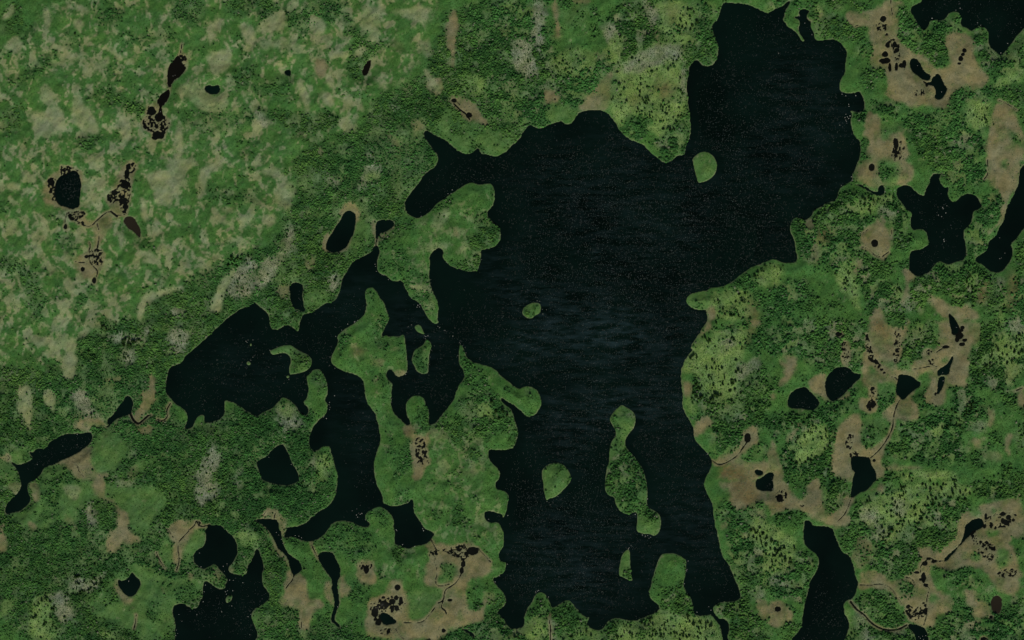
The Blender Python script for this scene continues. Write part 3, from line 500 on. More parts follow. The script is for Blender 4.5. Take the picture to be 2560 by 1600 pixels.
M @23 960,1512 1000,1350 1180,1330 1310,1290 1500,1240 1680,1290 1860,1330 1960,1400 1990,1600 960,1600
K.8 @23 880,1420 940,1330 1010,1320 990,1400 880,1560
K.8 @23 1180,1340 1240,1320 1300,1400 1290,1512 1190,1512
M.8 @23 120,1512 150,1300 260,1280 340,1350 330,1512
M.6 @23 570,1400 720,1370 850,1430 840,1512 560,1512
K @23 0,1440 60,1420 80,1512 0,1512
G.9 @33 990,440 1080,440 1120,560 1020,560
L @02 630,150 720,170 720,400 700,580 610,570 580,410 640,300
L.9 @02 150,620 300,620 320,740 290,900 300,1030 270,1040 210,880 150,840
L.9 @02 420,650 520,680 520,860 460,840 410,740
L.8 @02 770,120 850,30 960,0 840,120 790,170
L @02 280,150 400,150 460,230 350,250
G @02 640,690 800,670 860,780 930,900 1030,980 900,1000 830,930 700,800
T @02 820,920 900,900 1030,985 980,1010 880,1000 830,1060 720,1040 700,990
T @02 1410,480 1450,500 1475,650 1460,780 1380,880 1300,960 1250,900 1330,800 1350,690 1400,640
T.8 @02 1050,1030 1110,930 1130,930 1070,1020
T.8 @02 970,560 1170,530 1130,580
G @02 1030,150 1160,140 1300,160 1420,40 1420,130 1360,240 1180,210 1060,200
G @02 1140,250 1280,260 1280,380 1210,430 1140,340
G @02 1570,160 1640,20 1780,60 1760,260 1640,340 1620,230
T.7 @02 1290,280 1390,200 1350,260
T @02 650,1300 860,1150 880,1390 930,1450 1040,1420 1020,1512 740,1512 700,1430 600,1370 500,1370 600,1320
O @02 880,1120 1090,1060 1240,1200 1200,1310 1080,1420 930,1440 870,1350
O @02 380,1480 430,1390 560,1360 640,1440 700,1512 380,1512
T.8 @02 1300,1020 1450,970 1440,1060 1350,1080
O @02 1210,1320 1480,1280 1500,1330 1330,1440 1330,1512 1230,1512
T.4 @02 1210,1380 1320,1330 1280,1512 1240,1512
O.9 @02 110,1290 190,1200 280,1230 300,1300 220,1360 120,1340
T.8 @02 0,1280 80,1270 70,1330 0,1310
O.9 @02 0,1340 110,1360 170,1512 0,1512
G @02 1990,1150 2040,1140 2050,1240 2120,1250 2070,1400 1990,1512 1850,1512 1900,1380 1950,1250
G.8 @02 2280,1380 2310,1400 2240,1512 2220,1460
O.8 @02 1830,1030 1870,930 1920,890 1930,960
G @03 1900,0 2060,30 2050,140 1960,210 1910,280 1850,200 1860,100
G.8 @03 2300,0 2270,70 2220,50 2260,0
O @03 80,340 300,280 320,100 260,50 420,20 860,0 1290,80 1500,50 1600,250 1420,430 1380,560 1280,540 1230,420 1120,250 900,180 740,240 740,340 680,440 560,340 400,500 260,440
T @03 860,0 1010,0 990,120 1100,190 1130,260 1220,330 1240,470 1350,560 1200,590 1130,680 1020,700 1010,620 1050,500 1110,440 1130,330 1100,240 900,180
T @03 260,30 340,20 410,130 330,240 300,170
T.8 @03 90,60 180,0 200,80 130,130
G @03 830,230 880,240 915,390 860,450 820,420
T @03 260,390 370,430 360,480 310,470
T.5 @03 620,300 740,440 740,470 620,390
T @03 1590,440 1690,390 1840,380 1890,440 1780,600 1700,740 1660,800 1620,720 1660,600 1600,540
O @03 1480,680 1600,500 1640,800 1560,850
O @03 1840,480 1930,500 1950,570 1880,640 1820,740 1740,800 1760,600
O @03 1040,900 1260,780 1360,800 1600,900 1920,960 1910,1060 1860,1150 1640,1190 1640,1340 1640,1512 1300,1512 1200,1380 900,1300 820,1150 960,1100
T.9 @03 1100,1020 1150,1060 1200,1110 1280,1110 1330,1040 1260,1170 1180,1160
T.6 @03 1100,930 1120,1010 1080,1000
T.6 @03 1530,1000 1590,1060 1570,1110 1520,1060
T.6 @03 1770,870 1830,890 1800,950
G @03 650,960 700,860 860,960 870,1040 760,1060 660,1040
G @03 820,960 1000,860 960,960 880,1000
M @03 330,1090 470,1080 520,1300 540,1512 250,1512 290,1200
G @03 480,1080 620,1040 670,1160 680,1320 550,1340 500,1200
M.7 @03 0,1120 150,1100 160,1200 60,1300 0,1300
T @03 0,470 20,440 60,560 80,600 20,680 0,680
M.7 @03 970,1440 1100,1440 1120,1512 990,1500
K.9 @03 1900,780 1990,800 1960,870
T.5 @03 2010,820 2100,890 2080,960 2030,900
T.6 @03 2160,830 2220,840 2190,880
M.8 @03 2230,500 2419,480 2419,640 2350,640 2260,580
G @12 210,840 340,830 430,960 390,1020 250,1030 210,900
M.8 @12 220,820 330,840 360,920 260,930
M @12 2110,760 2250,750 2260,940 2180,960 2100,870
M @12 560,1260 700,1280 690,1512 560,1512 580,1400
G.9 @12 520,1290 560,1270 560,1400 520,1420
M.9 @23 1020,1420 1110,1400 1170,1512 1020,1512
M.8 @22 1080,1350 1160,1400 1170,1490 1120,1470
G @11 270,640 370,640 380,770 340,900 160,1010 160,1150 60,1200 0,1320 0,1060 100,940 250,870
G @11 660,1160 730,1060 790,1130 780,1210 720,1240
G.9 @11 1020,20 1160,30 1150,130 1060,200 1000,280 980,200 1030,120
M.9 @11 1030,100 1130,120 1120,170 1060,190
G.9 @11 680,140 780,160 790,290 720,250
T.7 @11 450,960 550,920 570,1000 500,1040
M.6 @11 490,480 640,500 560,560 510,560
T.6 @11 200,1200 300,1180 310,1250 240,1290 180,1260
O.7 @11 480,1240 640,1220 700,1340 560,1400 450,1370
G @10 0,1040 80,1100 220,1160 120,1220 40,1180
G.6 @10 1240,980 1340,1000 1280,1090
G.9 @10 1060,1440 1130,1440 1100,1512 1050,1512
M.8 @10 1960,700 2160,740 2170,850 2000,900 1930,900
T.6 @10 590,1410 650,1420 640,1470 590,1470
G @01 2180,1060 2419,880 2419,1300 2200,1330 2120,1240
L @01 2080,1180 2160,1040 2240,1010 2170,1180 2090,1340 2080,1430 1970,1420
L @01 1290,1400 1370,1260 1460,1240 1700,1180 1760,1210 1540,1290 1400,1340 1350,1512 1290,1500
G.9 @01 1590,1400 1740,1380 1700,1500 1600,1500
T @01 720,940 850,850 980,860 1000,980 930,1060 840,1130 740,1060 710,990
T @01 640,470 800,480 830,560 900,560 1000,490 1080,560 1050,680 960,760 930,850 870,850 900,720 880,640 760,640 690,580
T @01 1130,520 1050,480 1000,350 1080,260 1180,60 1220,10 1300,20 1260,200 1240,330 1210,520
T @01 450,170 560,120 600,50 740,90 780,200 760,440 800,480 640,480 520,420 400,430
T @00 1380,1100 1640,1110 1560,1260 1540,1320 1430,1300 1350,1180
T.9 @00 1540,780 1640,560 1720,480 1770,560 1760,660 1640,780 1610,880 1540,1010 1560,1090 1450,1060 1380,1080 1480,960 1590,830
T @10 560,570 670,570 690,640 640,740 580,730 560,650
B.5 @10 1300,400 1380,410 1360,440
L @00 20,170 90,60 140,50 130,130 40,190
L @00 700,30 830,60 830,130 740,130
L @00 690,190 800,200 780,270 700,260
L @00 60,440 150,340 230,430 170,490
L.9 @00 610,510 760,520 700,580 620,550
L.9 @00 870,640 950,570 1050,540 980,650 900,670
L.9 @00 280,1080 400,1050 600,1000 610,1150 520,1300 330,1250
L.9 @00 680,1010 720,800 770,830 780,1000 870,1060 940,1230 880,1270 700,1180
L @00 1130,1080 1240,1160 1220,1370 1160,1300 1130,1180
L @00 1660,1200 1740,1190 1740,1512 1620,1512
L @00 1960,250 2050,160 2130,220 2000,440 1960,380
L @00 2250,230 2419,250 2419,430 2300,420 2290,300
L.9 @00 1950,480 2170,480 2180,640 1990,720
L.8 @00 360,920 410,780 470,800 540,970 420,1010
L.7 @00 1620,830 1840,760 1980,900 2140,920 2150,1060 1940,1060 1760,940
L.9 @00 420,90 480,90 490,270 430,280
L.9 @10 0,240 200,100 270,120 270,270 180,310 0,320
L.9 @10 510,150 610,180 660,240 620,330 520,320
L.9 @10 520,310 620,340 600,430 520,420
L.8 @10 980,60 1050,30 1190,110 1190,200 1100,310 980,270 1000,150
L.8 @10 1230,100 1650,40 1640,250 1400,180
L.9 @10 990,430 1060,420 1060,480 930,560 950,500
L.6 @10 30,380 430,400 340,510 260,440 40,480
L @10 400,780 430,760 520,920 510,1080 450,1060
L @10 610,880 650,860 740,920 730,1010 640,1000
L @10 650,700 740,720 750,840 690,830
L @10 840,1080 910,1050 880,1200 780,1210
L.8 @10 850,960 940,980 940,1020 860,1000
L.8 @10 1580,640 1660,680 1760,880 1700,880 1600,740
L.5 @10 1500,380 1640,360 1660,560 1540,480
L @10 1100,740 1160,740 1260,840 1200,840
L @01 1880,100 1960,20 2100,0 2080,90 1960,120 1950,300 1900,370 1860,380 1880,250
L @01 1400,120 1700,80 1720,280 1620,400 1560,440 1450,420 1480,300 1380,200
L @01 1560,0 1900,0 1760,100 1600,110
L.8 @01 830,300 900,280 920,440 840,460
L @01 1320,350 1380,360 1400,590 1340,580
L.9 @01 50,240 110,210 180,240 180,290 60,280
L.9 @01 330,600 370,600 460,670 460,740 380,670
L @01 620,1120 680,1130 720,1280 660,1250
L.8 @01 430,970 530,1000 520,1060 440,1040
L.8 @01 60,560 180,540 150,700 60,700
L.9 @01 1120,680 1190,700 1180,860 1120,850
L.9 @01 2000,450 2060,460 2100,560 2200,600 2160,630 2040,570
L.8 @01 2090,440 2220,440 2200,500 2090,490
L.8 @01 1480,920 1560,820 1600,870 1400,960 1340,960 1400,860
L.9 @11 60,90 160,60 240,110 220,170 60,130
L.8 @11 170,280 320,200 390,240 310,480 180,420
L.8 @11 60,530 190,520 170,640 90,640
L.7 @03 600,40 760,60 740,190 640,170
L.6 @03 1100,0 1300,0 1250,60 1130,60
"""
# mottled heath: share of ground taken by pale patches, outline
MOTTLE = [
 (.62,"@F -60,-60 1040,-60 1000,170 880,235 835,330 700,345 690,480 600,600 480,690 330,750 190,800 160,870 -60,900"),
 (.25,"@12 700,350 780,130 1000,0 1240,0 1400,140 1430,440 1300,560 1290,800 1640,1000 1900,900 2300,1050 2250,1512 1120,1512 1180,1100 1020,600"),
 (.30,"@13 1140,0 2260,0 2380,240 2330,640 2200,1000 1560,900 1100,1000 820,860 740,690 1300,600 1500,240 1220,220"),
 (.22,"@11 1160,850 1700,420 2230,240 2250,400 2300,700 2100,1040 1780,900 1650,1100 1710,1480 1640,1512 1400,1160 1160,1000"),
 (.35,"@32 2100,600 2419,560 2419,1000 2200,1400 1850,1300 1850,1100 2060,1080"),
 (.30,"@33 1540,880 2040,880 2180,1020 2000,1160 1640,1060"),
]
# pale boulders standing clear of the water, with the shore each one belongs to
BOULDERS = [
 ("off the butterfly peninsula's north coast", "@11 1855,282 1843,315 1815,318 1560,532", 2.6),
 ("below the butterfly peninsula's eastern lobe", "@11 1800,965 1812,972 2080,1048 2130,940", 1.8),
 ("southwest of the butterfly peninsula", "@11 1138,1052 1190,1085 1210,1088 1250,1130 1130,1005 1125,985", 2.4),
 ("west of the butterfly peninsula's tail", "@11 1530,1372 1545,1388 1522,1390 1550,1362 1470,1305", 3.4),
 ("east of the butterfly peninsula's tail", "@11 1650,1130 1652,1160 1656,1196 1645,1185", 1.8),
 ("in the strait by the slender island", "@12 1470,45 1440,62 1590,150 1605,155 1625,148 1785,98 1860,152 1735,70 1718,60 1600,178", 2.6),
 ("northwest of the long central peninsula", "@12 866,38 930,18 752,155 935,12 960,5 810,95", 2.6),
 ("west of the long central peninsula", "@12 700,350 695,430 672,400 745,455", 2.0),
 ("beside the western bay's peninsula", "@12 742,716 695,778 690,800 665,930 640,915 695,845 700,825", 2.6),
 ("off the hook shaped island", "@12 235,340 130,285 198,255 265,598 310,560 70,320 370,300", 2.0),
 ("around the tip of the east facing spur", "@12 1922,212 1955,242 1985,310 1908,335 1930,225 1975,258", 2.2),
 ("close under the slender island", "@12 1685,243 1650,350 1640,420 1660,285", 1.7),
 ("in the central cove", "@12 1280,775 1282,747 1415,515 1425,495", 2.0),
 ("off the oval islet in mid lake", "@21 325,1415 287,1412 292,1455 258,1335 238,1330", 2.4),
 ("near the western bay's islets", "@02 2390,188 2325,200 2345,190 2335,212 2390,352 2370,382", 2.4),
 ("in the north east bay near the headland", "@20 1677,1312 1645,1372 1622,1440 1630,1450", 1.8),
 ("standing alone in the north eastern arm", "@30 100,503", 3.4),
 ("in the little northern inlet", "@30 348,218 415,328 298,150 380,170", 2.4),
 ("at the round cove's mouth", "@30 700,890 735,905 825,900 765,1005 830,905 700,870 762,985", 2.6),
 ("offshore south of the round cove", "@30 735,1135 750,1105 740,1148 678,1183 762,1120 735,1080 728,1110 775,1095", 3.4),
 ("in the top right lake", "@30 1775,95 1815,77 1550,172 2265,410 2200,500 1980,215 2010,238", 3.0),
 ("in the club shaped pond", "@30 1413,620", 2.6),
 ("in the ragged bog pond", "@30 1640,868", 2.2),
 ("on shore by the hooked sliver", "@31 693,240 788,158 795,190", 2.8),
 ("along the hooked sliver of water", "@31 1112,262 1105,300 1160,290 1195,285 1190,310", 2.8),
 ("inside the star shaped lake", "@31 1655,460 1690,432 1660,752 1665,768 1650,448 1610,520 1680,500 1640,535", 3.2),
 ("in the slanting right lake", "@31 2190,932 2205,925 2238,880 2190,735", 2.2),
 ("by the sliver island's tip", "@23 1125,620 1108,640 1100,650", 3.0),
 ("off the southern tip of the hourglass island", "@23 1282,525 1295,550 1310,540 1260,530 1232,520 1280,178 1165,325", 3.0),
 ("off the blunt peninsula in the south", "@23 1655,845 1665,765 1650,860 1645,850 1630,980", 2.8),
 ("off the south shore's twin knobs", "@23 240,1050 222,1055 252,1045 345,1105 225,1065", 2.8),
 ("in the main lake's southern corner", "@23 1748,1248 1860,1198 1880,1230", 2.8),
 ("off the pointed tip of the round island", "@23 435,155 330,205 350,215 360,235", 2.0),
 ("in the southern channel", "@13 910,290 1000,315 960,350 1060,385 1035,375 430,545 405,530 370,525 950,330 985,322", 2.8),
 ("in the pouch shaped bay", "@13 1325,470 1330,478 1583,478 1385,610 1500,628 1575,460", 3.0),
 ("in the funnel shaped pond", "@13 193,495 240,560 255,600 215,520", 2.4),
 ("in the keyhole shaped pond's tail", "@13 772,1198", 2.4),
 ("off the southern peninsula's east side", "@13 2300,905 2375,795 2198,370 2260,962 2380,335 2340,320", 2.8),
 ("in the bottom left narrows", "@03 2145,792 2110,815 2175,862 2120,862 1900,820 1885,690 2170,945 2205,948 2295,970 2200,1045 2130,1055 2150,1045 2110,1018 2140,1078", 2.8),
 ("in the bottom left lake", "@03 1942,992 1930,1055 1920,1150 2095,1245 2190,1190 2360,1460 1860,1272 1690,1270 1720,1335 1668,1418 1680,1450 1660,1470 2345,1290 2370,1270", 2.6),
 ("in the heart shaped pond", "@03 1216,955", 2.6),
 ("in the five sided pond", "@12 122,1298 333,1363", 2.2),
 ("in the long slanting left lake", "@02 730,1080 352,1365 728,1180", 2.8),
 ("in the bottom edge pond", "@33 1425,1480 1440,1495 1460,1475 1490,1470 1470,1505", 2.6),
 ("in the leaf shaped brown pond", "@00 1635,717 1655,712 1515,1055", 2.4),
 ("in the right hand bog ponds", "@32 1650,498 1640,522 1655,575 970,795 985,790 1780,70", 2.2),
 ("in the small square pond", "@33 42,85 20,40 38,5", 2.0),
 ("on the south basin's east shore", "@22 1845,1270 1850,1262 1840,1250", 2.0),
]
# isolated shrubs traced one by one: place, positions with relative size
SHRUBS = [
 ("the bright meadow beside the north arm", "@20 1020,798,7 1062,778,5 1040,765,4 992,685,6 1018,628,5 1003,600,5 1100,758,3 1135,742,3 1215,752,5 1237,750,4 1218,802,6 1208,870,6 1210,912,6 1080,955,6 1235,950,6 1262,985,7 1188,1035,7 1185,770,3 1255,1080,5 1328,1110,5 1080,1098,4 1037,1145,5 1590,195,7 1645,228,6 1608,262,7 1698,250,7 1685,285,8 1590,295,5 1590,130,5 1680,160,6 1660,100,7 1690,95,7 1745,210,9 1580,480,5 1590,740,6 1580,785,4 1590,930,5 1565,910,5 1625,1015,5 1625,1082,5 1660,1082,4 1548,1155,6 1498,1230,7 1530,1222,6 1300,1100,6 1290,950,6 1280,930,6 1450,330,5 1425,270,5 1400,330,5 1163,440,6 1018,350,8 970,400,5 1000,590,5 1465,575,4"),
 ("the meadow on the east lakeshore", "@22 1800,165,5 1825,175,7 1865,200,6 1950,200,4 1890,90,5 1835,465,6 1855,540,8 1890,520,4 2010,550,6 1900,618,7 1870,612,4 1990,605,8 1970,620,5 2043,608,5 2085,580,8 2075,605,7 2090,600,6 2135,480,7 2165,500,7 2115,500,6 1745,610,9 1780,650,8 1760,640,8 1865,560,4 1700,340,7 1745,350,6 1690,365,6 1720,330,6 1905,315,4 1700,740,6 1920,710,8 1945,720,8 1970,715,7 1870,760,8 1895,750,7 1780,740,12 1740,730,10 1850,780,7 2065,670,7 2100,660,7 2070,770,7 2155,690,6 2245,610,6 2325,540,5 2330,480,6 1950,460,4 2060,440,4 2480,1100,4 1800,420,3 1700,440,4 1930,30,6 1980,50,6 2065,60,5"),
 ("the meadow ribbon above the spur", "@21 2395,1000,6 2360,1050,6 2290,1090,6 2378,1055,5 2300,1140,5 2320,1170,5 2200,1260,6 2170,1300,5 2120,1240,5 2110,1340,6 2060,1470,8 2140,1470,7 2130,1430,5 1990,1420,6 2010,1460,6 2210,1420,6 2180,1340,6 2250,1500,6"),
 ("the glade below the hooked sliver", "@31 895,365,6 950,345,6 975,380,6 920,375,5 955,445,6 1000,400,5 905,425,6 945,470,6 965,495,6 880,470,5 1045,450,4"),
 ("the glades southwest of the star lake", "@31 1900,1095,6 1870,1130,6 1865,1160,6 1920,1200,6 1890,1200,6 1760,970,5 1800,1270,5 1220,1180,5 1240,1220,6 1250,1245,6 1225,1130,5 820,1275,5 830,1215,5 740,1150,6 720,1170,6 730,1230,6 790,1250,5 660,1025,4 790,1010,5 120,1040,6 60,1010,5 90,1080,5 140,1000,5"),
 ("the olive clearing at the right edge", "@32 2365,140,8 2345,175,6 2325,300,9 2360,320,8 2255,330,6 2285,270,6 2250,240,5 2150,240,6 2110,330,6 2180,360,6 2050,440,7 2390,300,6 2300,390,6 2250,410,7 2210,320,6 2090,420,6 2155,400,5 2275,150,5 2100,290,6 2165,290,6"),
 ("the dotted eastern glade", "@32 1900,790,7 1880,820,7 1920,830,7 1935,780,6 1960,870,7 1895,870,7 1870,870,7 1850,900,7 1800,950,6 1780,980,6 1810,1010,6 1770,880,6 1835,1030,6 1740,850,6 1720,950,6 1690,1000,6"),
 ("the oval clearing by the brown bog", "@32 285,1115,6 360,1155,4 420,995,6 470,985,5 545,1040,7 505,1120,6 580,1170,6 570,1200,6 240,1260,6 270,1350,6 300,1330,6 220,1330,6 455,1300,5 555,1260,5 530,1220,6 545,1100,6 400,1330,6 350,1340,5"),
 ("the wide lower right clearing", "@33 955,175,6 950,290,6 970,255,5 1170,180,6 1200,210,6 1175,240,6 1240,150,6 1260,90,6 1280,70,7 1250,60,6 1300,110,5 1215,260,6 1290,185,5 1285,240,5 1460,40,7 1490,55,7 1525,90,7 1540,150,7 1560,45,6 1600,40,6 1505,170,7 1555,200,7 1580,180,7 1610,240,7 1545,240,7 1520,290,6 1590,290,7 1740,120,9 1660,145,6 1760,10,8 1770,60,7 1810,120,7 1860,100,6 1860,190,7 1900,130,6 1790,190,6 1430,210,5 1480,240,6 1440,300,6 1500,360,6 1440,370,9 1460,330,7 1560,360,6 1090,495,7 1080,550,6 1110,590,6 1140,520,7 1150,470,7 1080,450,6 1180,470,6 1230,420,6 1270,430,6 1330,400,6 1680,45,5 1530,10,6 1640,90,6 1210,330,6 1240,310,5"),
 ("the slope left of the bottom lake", "@33 25,575,8 60,665,8 110,660,7 155,755,8 205,740,7 205,780,6 35,770,6 100,780,5 75,760,5 150,640,7 85,690,6 125,710,6 45,710,6 10,830,5 30,820,5 245,640,7 20,640,6 90,620,6 130,800,5"),
 ("the glade behind the long south shore", "@23 2285,470,7 2255,480,7 2240,520,6 2320,490,6 2370,510,7 2405,545,6 2280,540,7 2310,560,6 2355,590,6 2270,590,6 2400,620,7 2370,680,6 2300,500,6 2400,700,7 2335,450,6 2345,540,6"),
 ("the dotted meadow along the bottom", "@23 1440,1370,6 1480,1380,5 1470,1335,6 1330,1370,6 1445,1345,5 1400,1420,6 1405,1460,6 1330,1450,5 1530,1440,6 1550,1445,6 1500,1410,5 1580,1360,5 1590,1385,5 1620,1455,6 1030,1480,6 1060,1435,6 1085,1420,5 990,1480,6 1110,1450,6 1135,1460,6 1080,1375,5 1055,1360,5 1230,1350,6 1260,1370,6 1570,1265,5 1660,1275,6 1660,1300,6 1720,1360,9 1760,1400,7 1780,1350,6 1850,1350,6 1830,1400,6 1880,1380,6 590,1440,5 620,1450,5 650,1460,5 560,1480,6 600,1370,5 700,1430,6 640,1400,5 280,1430,4 20,1480,6 60,1480,6 1500,1310,5 1540,1480,5 1300,1330,7 1310,1310,6 1540,1380,4 1650,1340,5"),
 ("the pale strip at bottom left", "@03 310,1300,6 300,1240,5 340,1290,5 430,1345,6 370,1340,4 480,1290,6 490,1220,6 510,1230,6 440,1120,6 430,1260,5 500,1370,5 480,1150,6 520,1190,6 330,1180,5 380,1170,4"),
 ("the tan clearing by the heart pond", "@03 740,975,7 725,920,9 745,910,7 805,960,6 820,970,5 730,1010,5 790,1050,6 760,1075,6 860,1020,6 840,1040,6 770,1060,6 950,940,6 920,980,6 870,960,6 900,935,6 955,970,5 890,990,6"),
 ("the heath edge in the west", "@02 1160,205,8 1190,190,8 1225,185,8 1250,200,8 1280,205,8 1210,235,8 1180,245,7 1165,225,7 1310,190,7 1240,250,6 990,60,7 970,70,6 1010,85,6 960,40,6 1050,60,5 1080,75,6 1100,20,6 820,350,6 840,300,7 860,360,6 900,340,6"),
 ("the pale ridge above the western bay", "@01 2190,935,8 2220,960,8 2250,930,8 2280,940,7 2200,985,8 2240,1000,7 2350,910,7 2380,900,6 2160,1000,7 2330,950,6 2290,900,6 2100,1290,6 2130,1310,6 2140,1280,5 2290,1250,6 2340,1240,5 2400,1000,6"),
 ("the southern knoll's glade", "@12 2220,780,8 2235,740,6 2210,710,6 2270,860,8 2250,910,6 2300,930,7 2200,880,6 2180,980,6 2220,960,6 2290,990,6 2240,1000,5 2120,860,6 2330,870,7 2340,920,6 2370,900,7 2150,1000,6"),
]
# ---------------------------------------------------------------- survey grid
GS = 2.0
X0, X1, Y0, Y1 = -140.0, 2700.0, -140.0, 1740.0
NX, NY = int((X1 - X0) / GS) + 1, int((Y1 - Y0) / GS) + 1
gx = (X0 + GS * np.arange(NX)).astype(np.float32)
gy = (Y0 + GS * np.arange(NY)).astype(np.float32)
GX, GY = np.meshgrid(gx, gy)
rng = np.random.default_rng(7)

def vnoise(x, y, s, seed, sy=None):
    r = np.random.default_rng(seed).random((257, 257)).astype(np.float32)
    r[256] = r[0]; r[:, 256] = r[:, 0]
    u = (x + 5000.0) / s; v = (y + 5000.0) / (sy or s)
    iu = np.floor(u).astype(np.int32); iv = np.floor(v).astype(np.int32)
    fu = (u - iu).astype(np.float32); fv = (v - iv).astype(np.float32)
    fu = fu * fu * (3 - 2 * fu); fv = fv * fv * (3 - 2 * fv)
    iu %= 256; iv %= 256
    a = r[iv, iu]; b = r[iv, iu + 1]; c = r[iv + 1, iu]; d = r[iv + 1, iu + 1]
    return ((a + (b - a) * fu) * (1 - fv) + (c + (d - c) * fu) * fv) * 2 - 1

def fbm(x, y, s, seed, n=3, st=1.0):
    t = 0; amp = 1.0; tot = 0
    for i in range(n):
        t = t + amp * vnoise(x, y, s / 2 ** i, seed + i * 17, s * st / 2 ** i); tot += amp; amp *= .55
    return t / tot

def sstep(a, b, x):
    t = np.clip((x - a) / (b - a), 0, 1)
    return t * t * (3 - 2 * t)

def window(p, pad):
    j0 = max(0, int((p[:, 1].min() - pad - Y0) / GS)); j1 = min(NY, int((p[:, 1].max() + pad - Y0) / GS) + 2)
    i0 = max(0, int((p[:, 0].min() - pad - X0) / GS)); i1 = min(NX, int((p[:, 0].max() + pad - X0) / GS) + 2)
    return j0, j1, i0, i1

def seg_dist(p, pad, closed, win):
    j0, j1, i0, i1 = win
    D = np.full((j1 - j0, i1 - i0), pad, np.float32)
    n = len(p)
    for k in range(n if closed else n - 1):
        a, b = p[k], p[(k + 1) % n]
        w = window(np.array([a, b]), pad)
        a0, a1, b0, b1 = max(w[0], j0), min(w[1], j1), max(w[2], i0), min(w[3], i1)
        if a0 >= a1 or b0 >= b1: continue
        x = gx[None, b0:b1] - a[0]; y = gy[a0:a1, None] - a[1]
        dx, dy = b - a
        t = np.clip((x * dx + y * dy) / (dx * dx + dy * dy + 1e-9), 0, 1)
        d = np.sqrt((x - t * dx) ** 2 + (y - t * dy) ** 2)
        s = D[a0 - j0:a1 - j0, b0 - i0:b1 - i0]
        np.minimum(s, d, out=s)
    return D

def sdf(p, pad):
    win = j0, j1, i0, i1 = window(p, pad)
    D = seg_dist(p, pad, True, win)
    cnt = np.zeros((j1 - j0, i1 - i0 + 1), np.int32)
    n = len(p)
    for k in range(n):
        (xa, ya), (xb, yb) = p[k], p[(k + 1) % n]
        if ya == yb: continue
        if ya > yb: xa, ya, xb, yb = xb, yb, xa, ya
        r0 = max(j0, int(math.ceil((ya - Y0) / GS))); r1 = min(j1, int(math.ceil((yb - Y0) / GS)))
        if r0 >= r1: continue
        yy = gy[r0:r1]
        xs = xa + (yy - ya) / (yb - ya) * (xb - xa)
        ix = np.clip(np.ceil((xs - X0) / GS).astype(int) - i0, 0, i1 - i0)
        np.add.at(cnt, (np.arange(r0, r1) - j0, ix), 1)
    ins = (np.cumsum(cnt, 1)[:, :-1] % 2) == 1
    return win, np.where(ins, D, -D)

n9 = fbm(GX, GY, 11, 1, 3)
n5 = fbm(GX, GY, 6, 5, 2)
n30 = fbm(GX, GY, 34, 11, 4)
n90 = fbm(GX, GY, 110, 21, 3)

# ---------------------------------------------------------------- water field (positive = water)
PAD = 30.0
WF = np.full((NY, NX), -PAD, np.float32)
lake_f = np.full((NY, NX), -PAD, np.float32)
owner = np.full((NY, NX), -1, np.int32)
for k, (nm, lb, s, br) in enumerate(LAKES):
    (j0, j1, i0, i1), d = sdf(smooth(P(s)), PAD)
    sub = lake_f[j0:j1, i0:i1]; m = d > sub
    sub[m] = d[m]; owner[j0:j1, i0:i1][m] = k
WF = np.maximum(WF, lake_f + 1.2 * n9 + 1.0 * n5 + .9 * vnoise(GX, GY, 3.4, 9) * (vnoise(GX, GY, 60, 10) > -.2))
SW = np.full((NY, NX), -PAD, np.float32)               # small pools, streams and string bogs
for (c, r, x, y, rx, ry) in POOLS:
    t = np.linspace(0, 2 * math.pi, 14, endpoint=False)
    p = np.stack([c * 640 + (x + rx * np.cos(t)) / 3.78, r * 400 + (y + ry * np.sin(t)) / 3.78], 1)
    (j0, j1, i0, i1), d = sdf(p, 12)
    sub = SW[j0:j1, i0:i1]; np.maximum(sub, d + .3 + 1.7 * n5[j0:j1, i0:i1] + 1.1 * n9[j0:j1, i0:i1], out=sub)
for s, w in STREAMS:
    p = smooth(P(s), 2, False); win = j0, j1, i0, i1 = window(p, 12)
    d = w * .33 + .10 - seg_dist(p, 12, False, win) + (.7 * n5 + .5 * n9)[j0:j1, i0:i1] - .7 * np.maximum(vnoise(GX[j0:j1, i0:i1], GY[j0:j1, i0:i1], 17, 77), 0)
    sub = SW[j0:j1, i0:i1]; np.maximum(sub, d, out=sub)
q = rng.random((NY, NX))
for k, (s, share, gr) in enumerate(SPECKLE):
    if share <= 0: continue
    gr = gr * .8
    (j0, j1, i0, i1), d = sdf(smooth(P(s)), 14)
    X, Y = GX[j0:j1, i0:i1], GY[j0:j1, i0:i1]
    nz = vnoise(X, Y, gr, 300 + k) * .6 + vnoise(X, Y, gr * .6, 400 + k) * .3 + vnoise(X, Y, gr * 2.6, 500 + k) * .45
    inside = nz[d > 0]
    if not inside.size: continue
    thr = np.quantile(inside, 1 - share)
    f = np.minimum((nz - thr) * gr * 1.1, d + 4 * nz)
    sub = SW[j0:j1, i0:i1]; np.maximum(sub, f, out=sub)
isl = np.full((NY, NX), -PAD, np.float32); isl_o = np.full((NY, NX), -1, np.int32)
for k, (lb, s) in enumerate(ISLANDS):
    (j0, j1, i0, i1), d = sdf(smooth(P(s)), PAD)
    sub = isl[j0:j1, i0:i1]; m = d > sub
    sub[m] = d[m]; isl_o[j0:j1, i0:i1][m] = k
WF = np.minimum(WF, -(isl + .8 * n9 + .4 * n5))
SW = np.maximum(SW, -10.5)
WALL = np.maximum(WF, SW)
LAND = -WALL

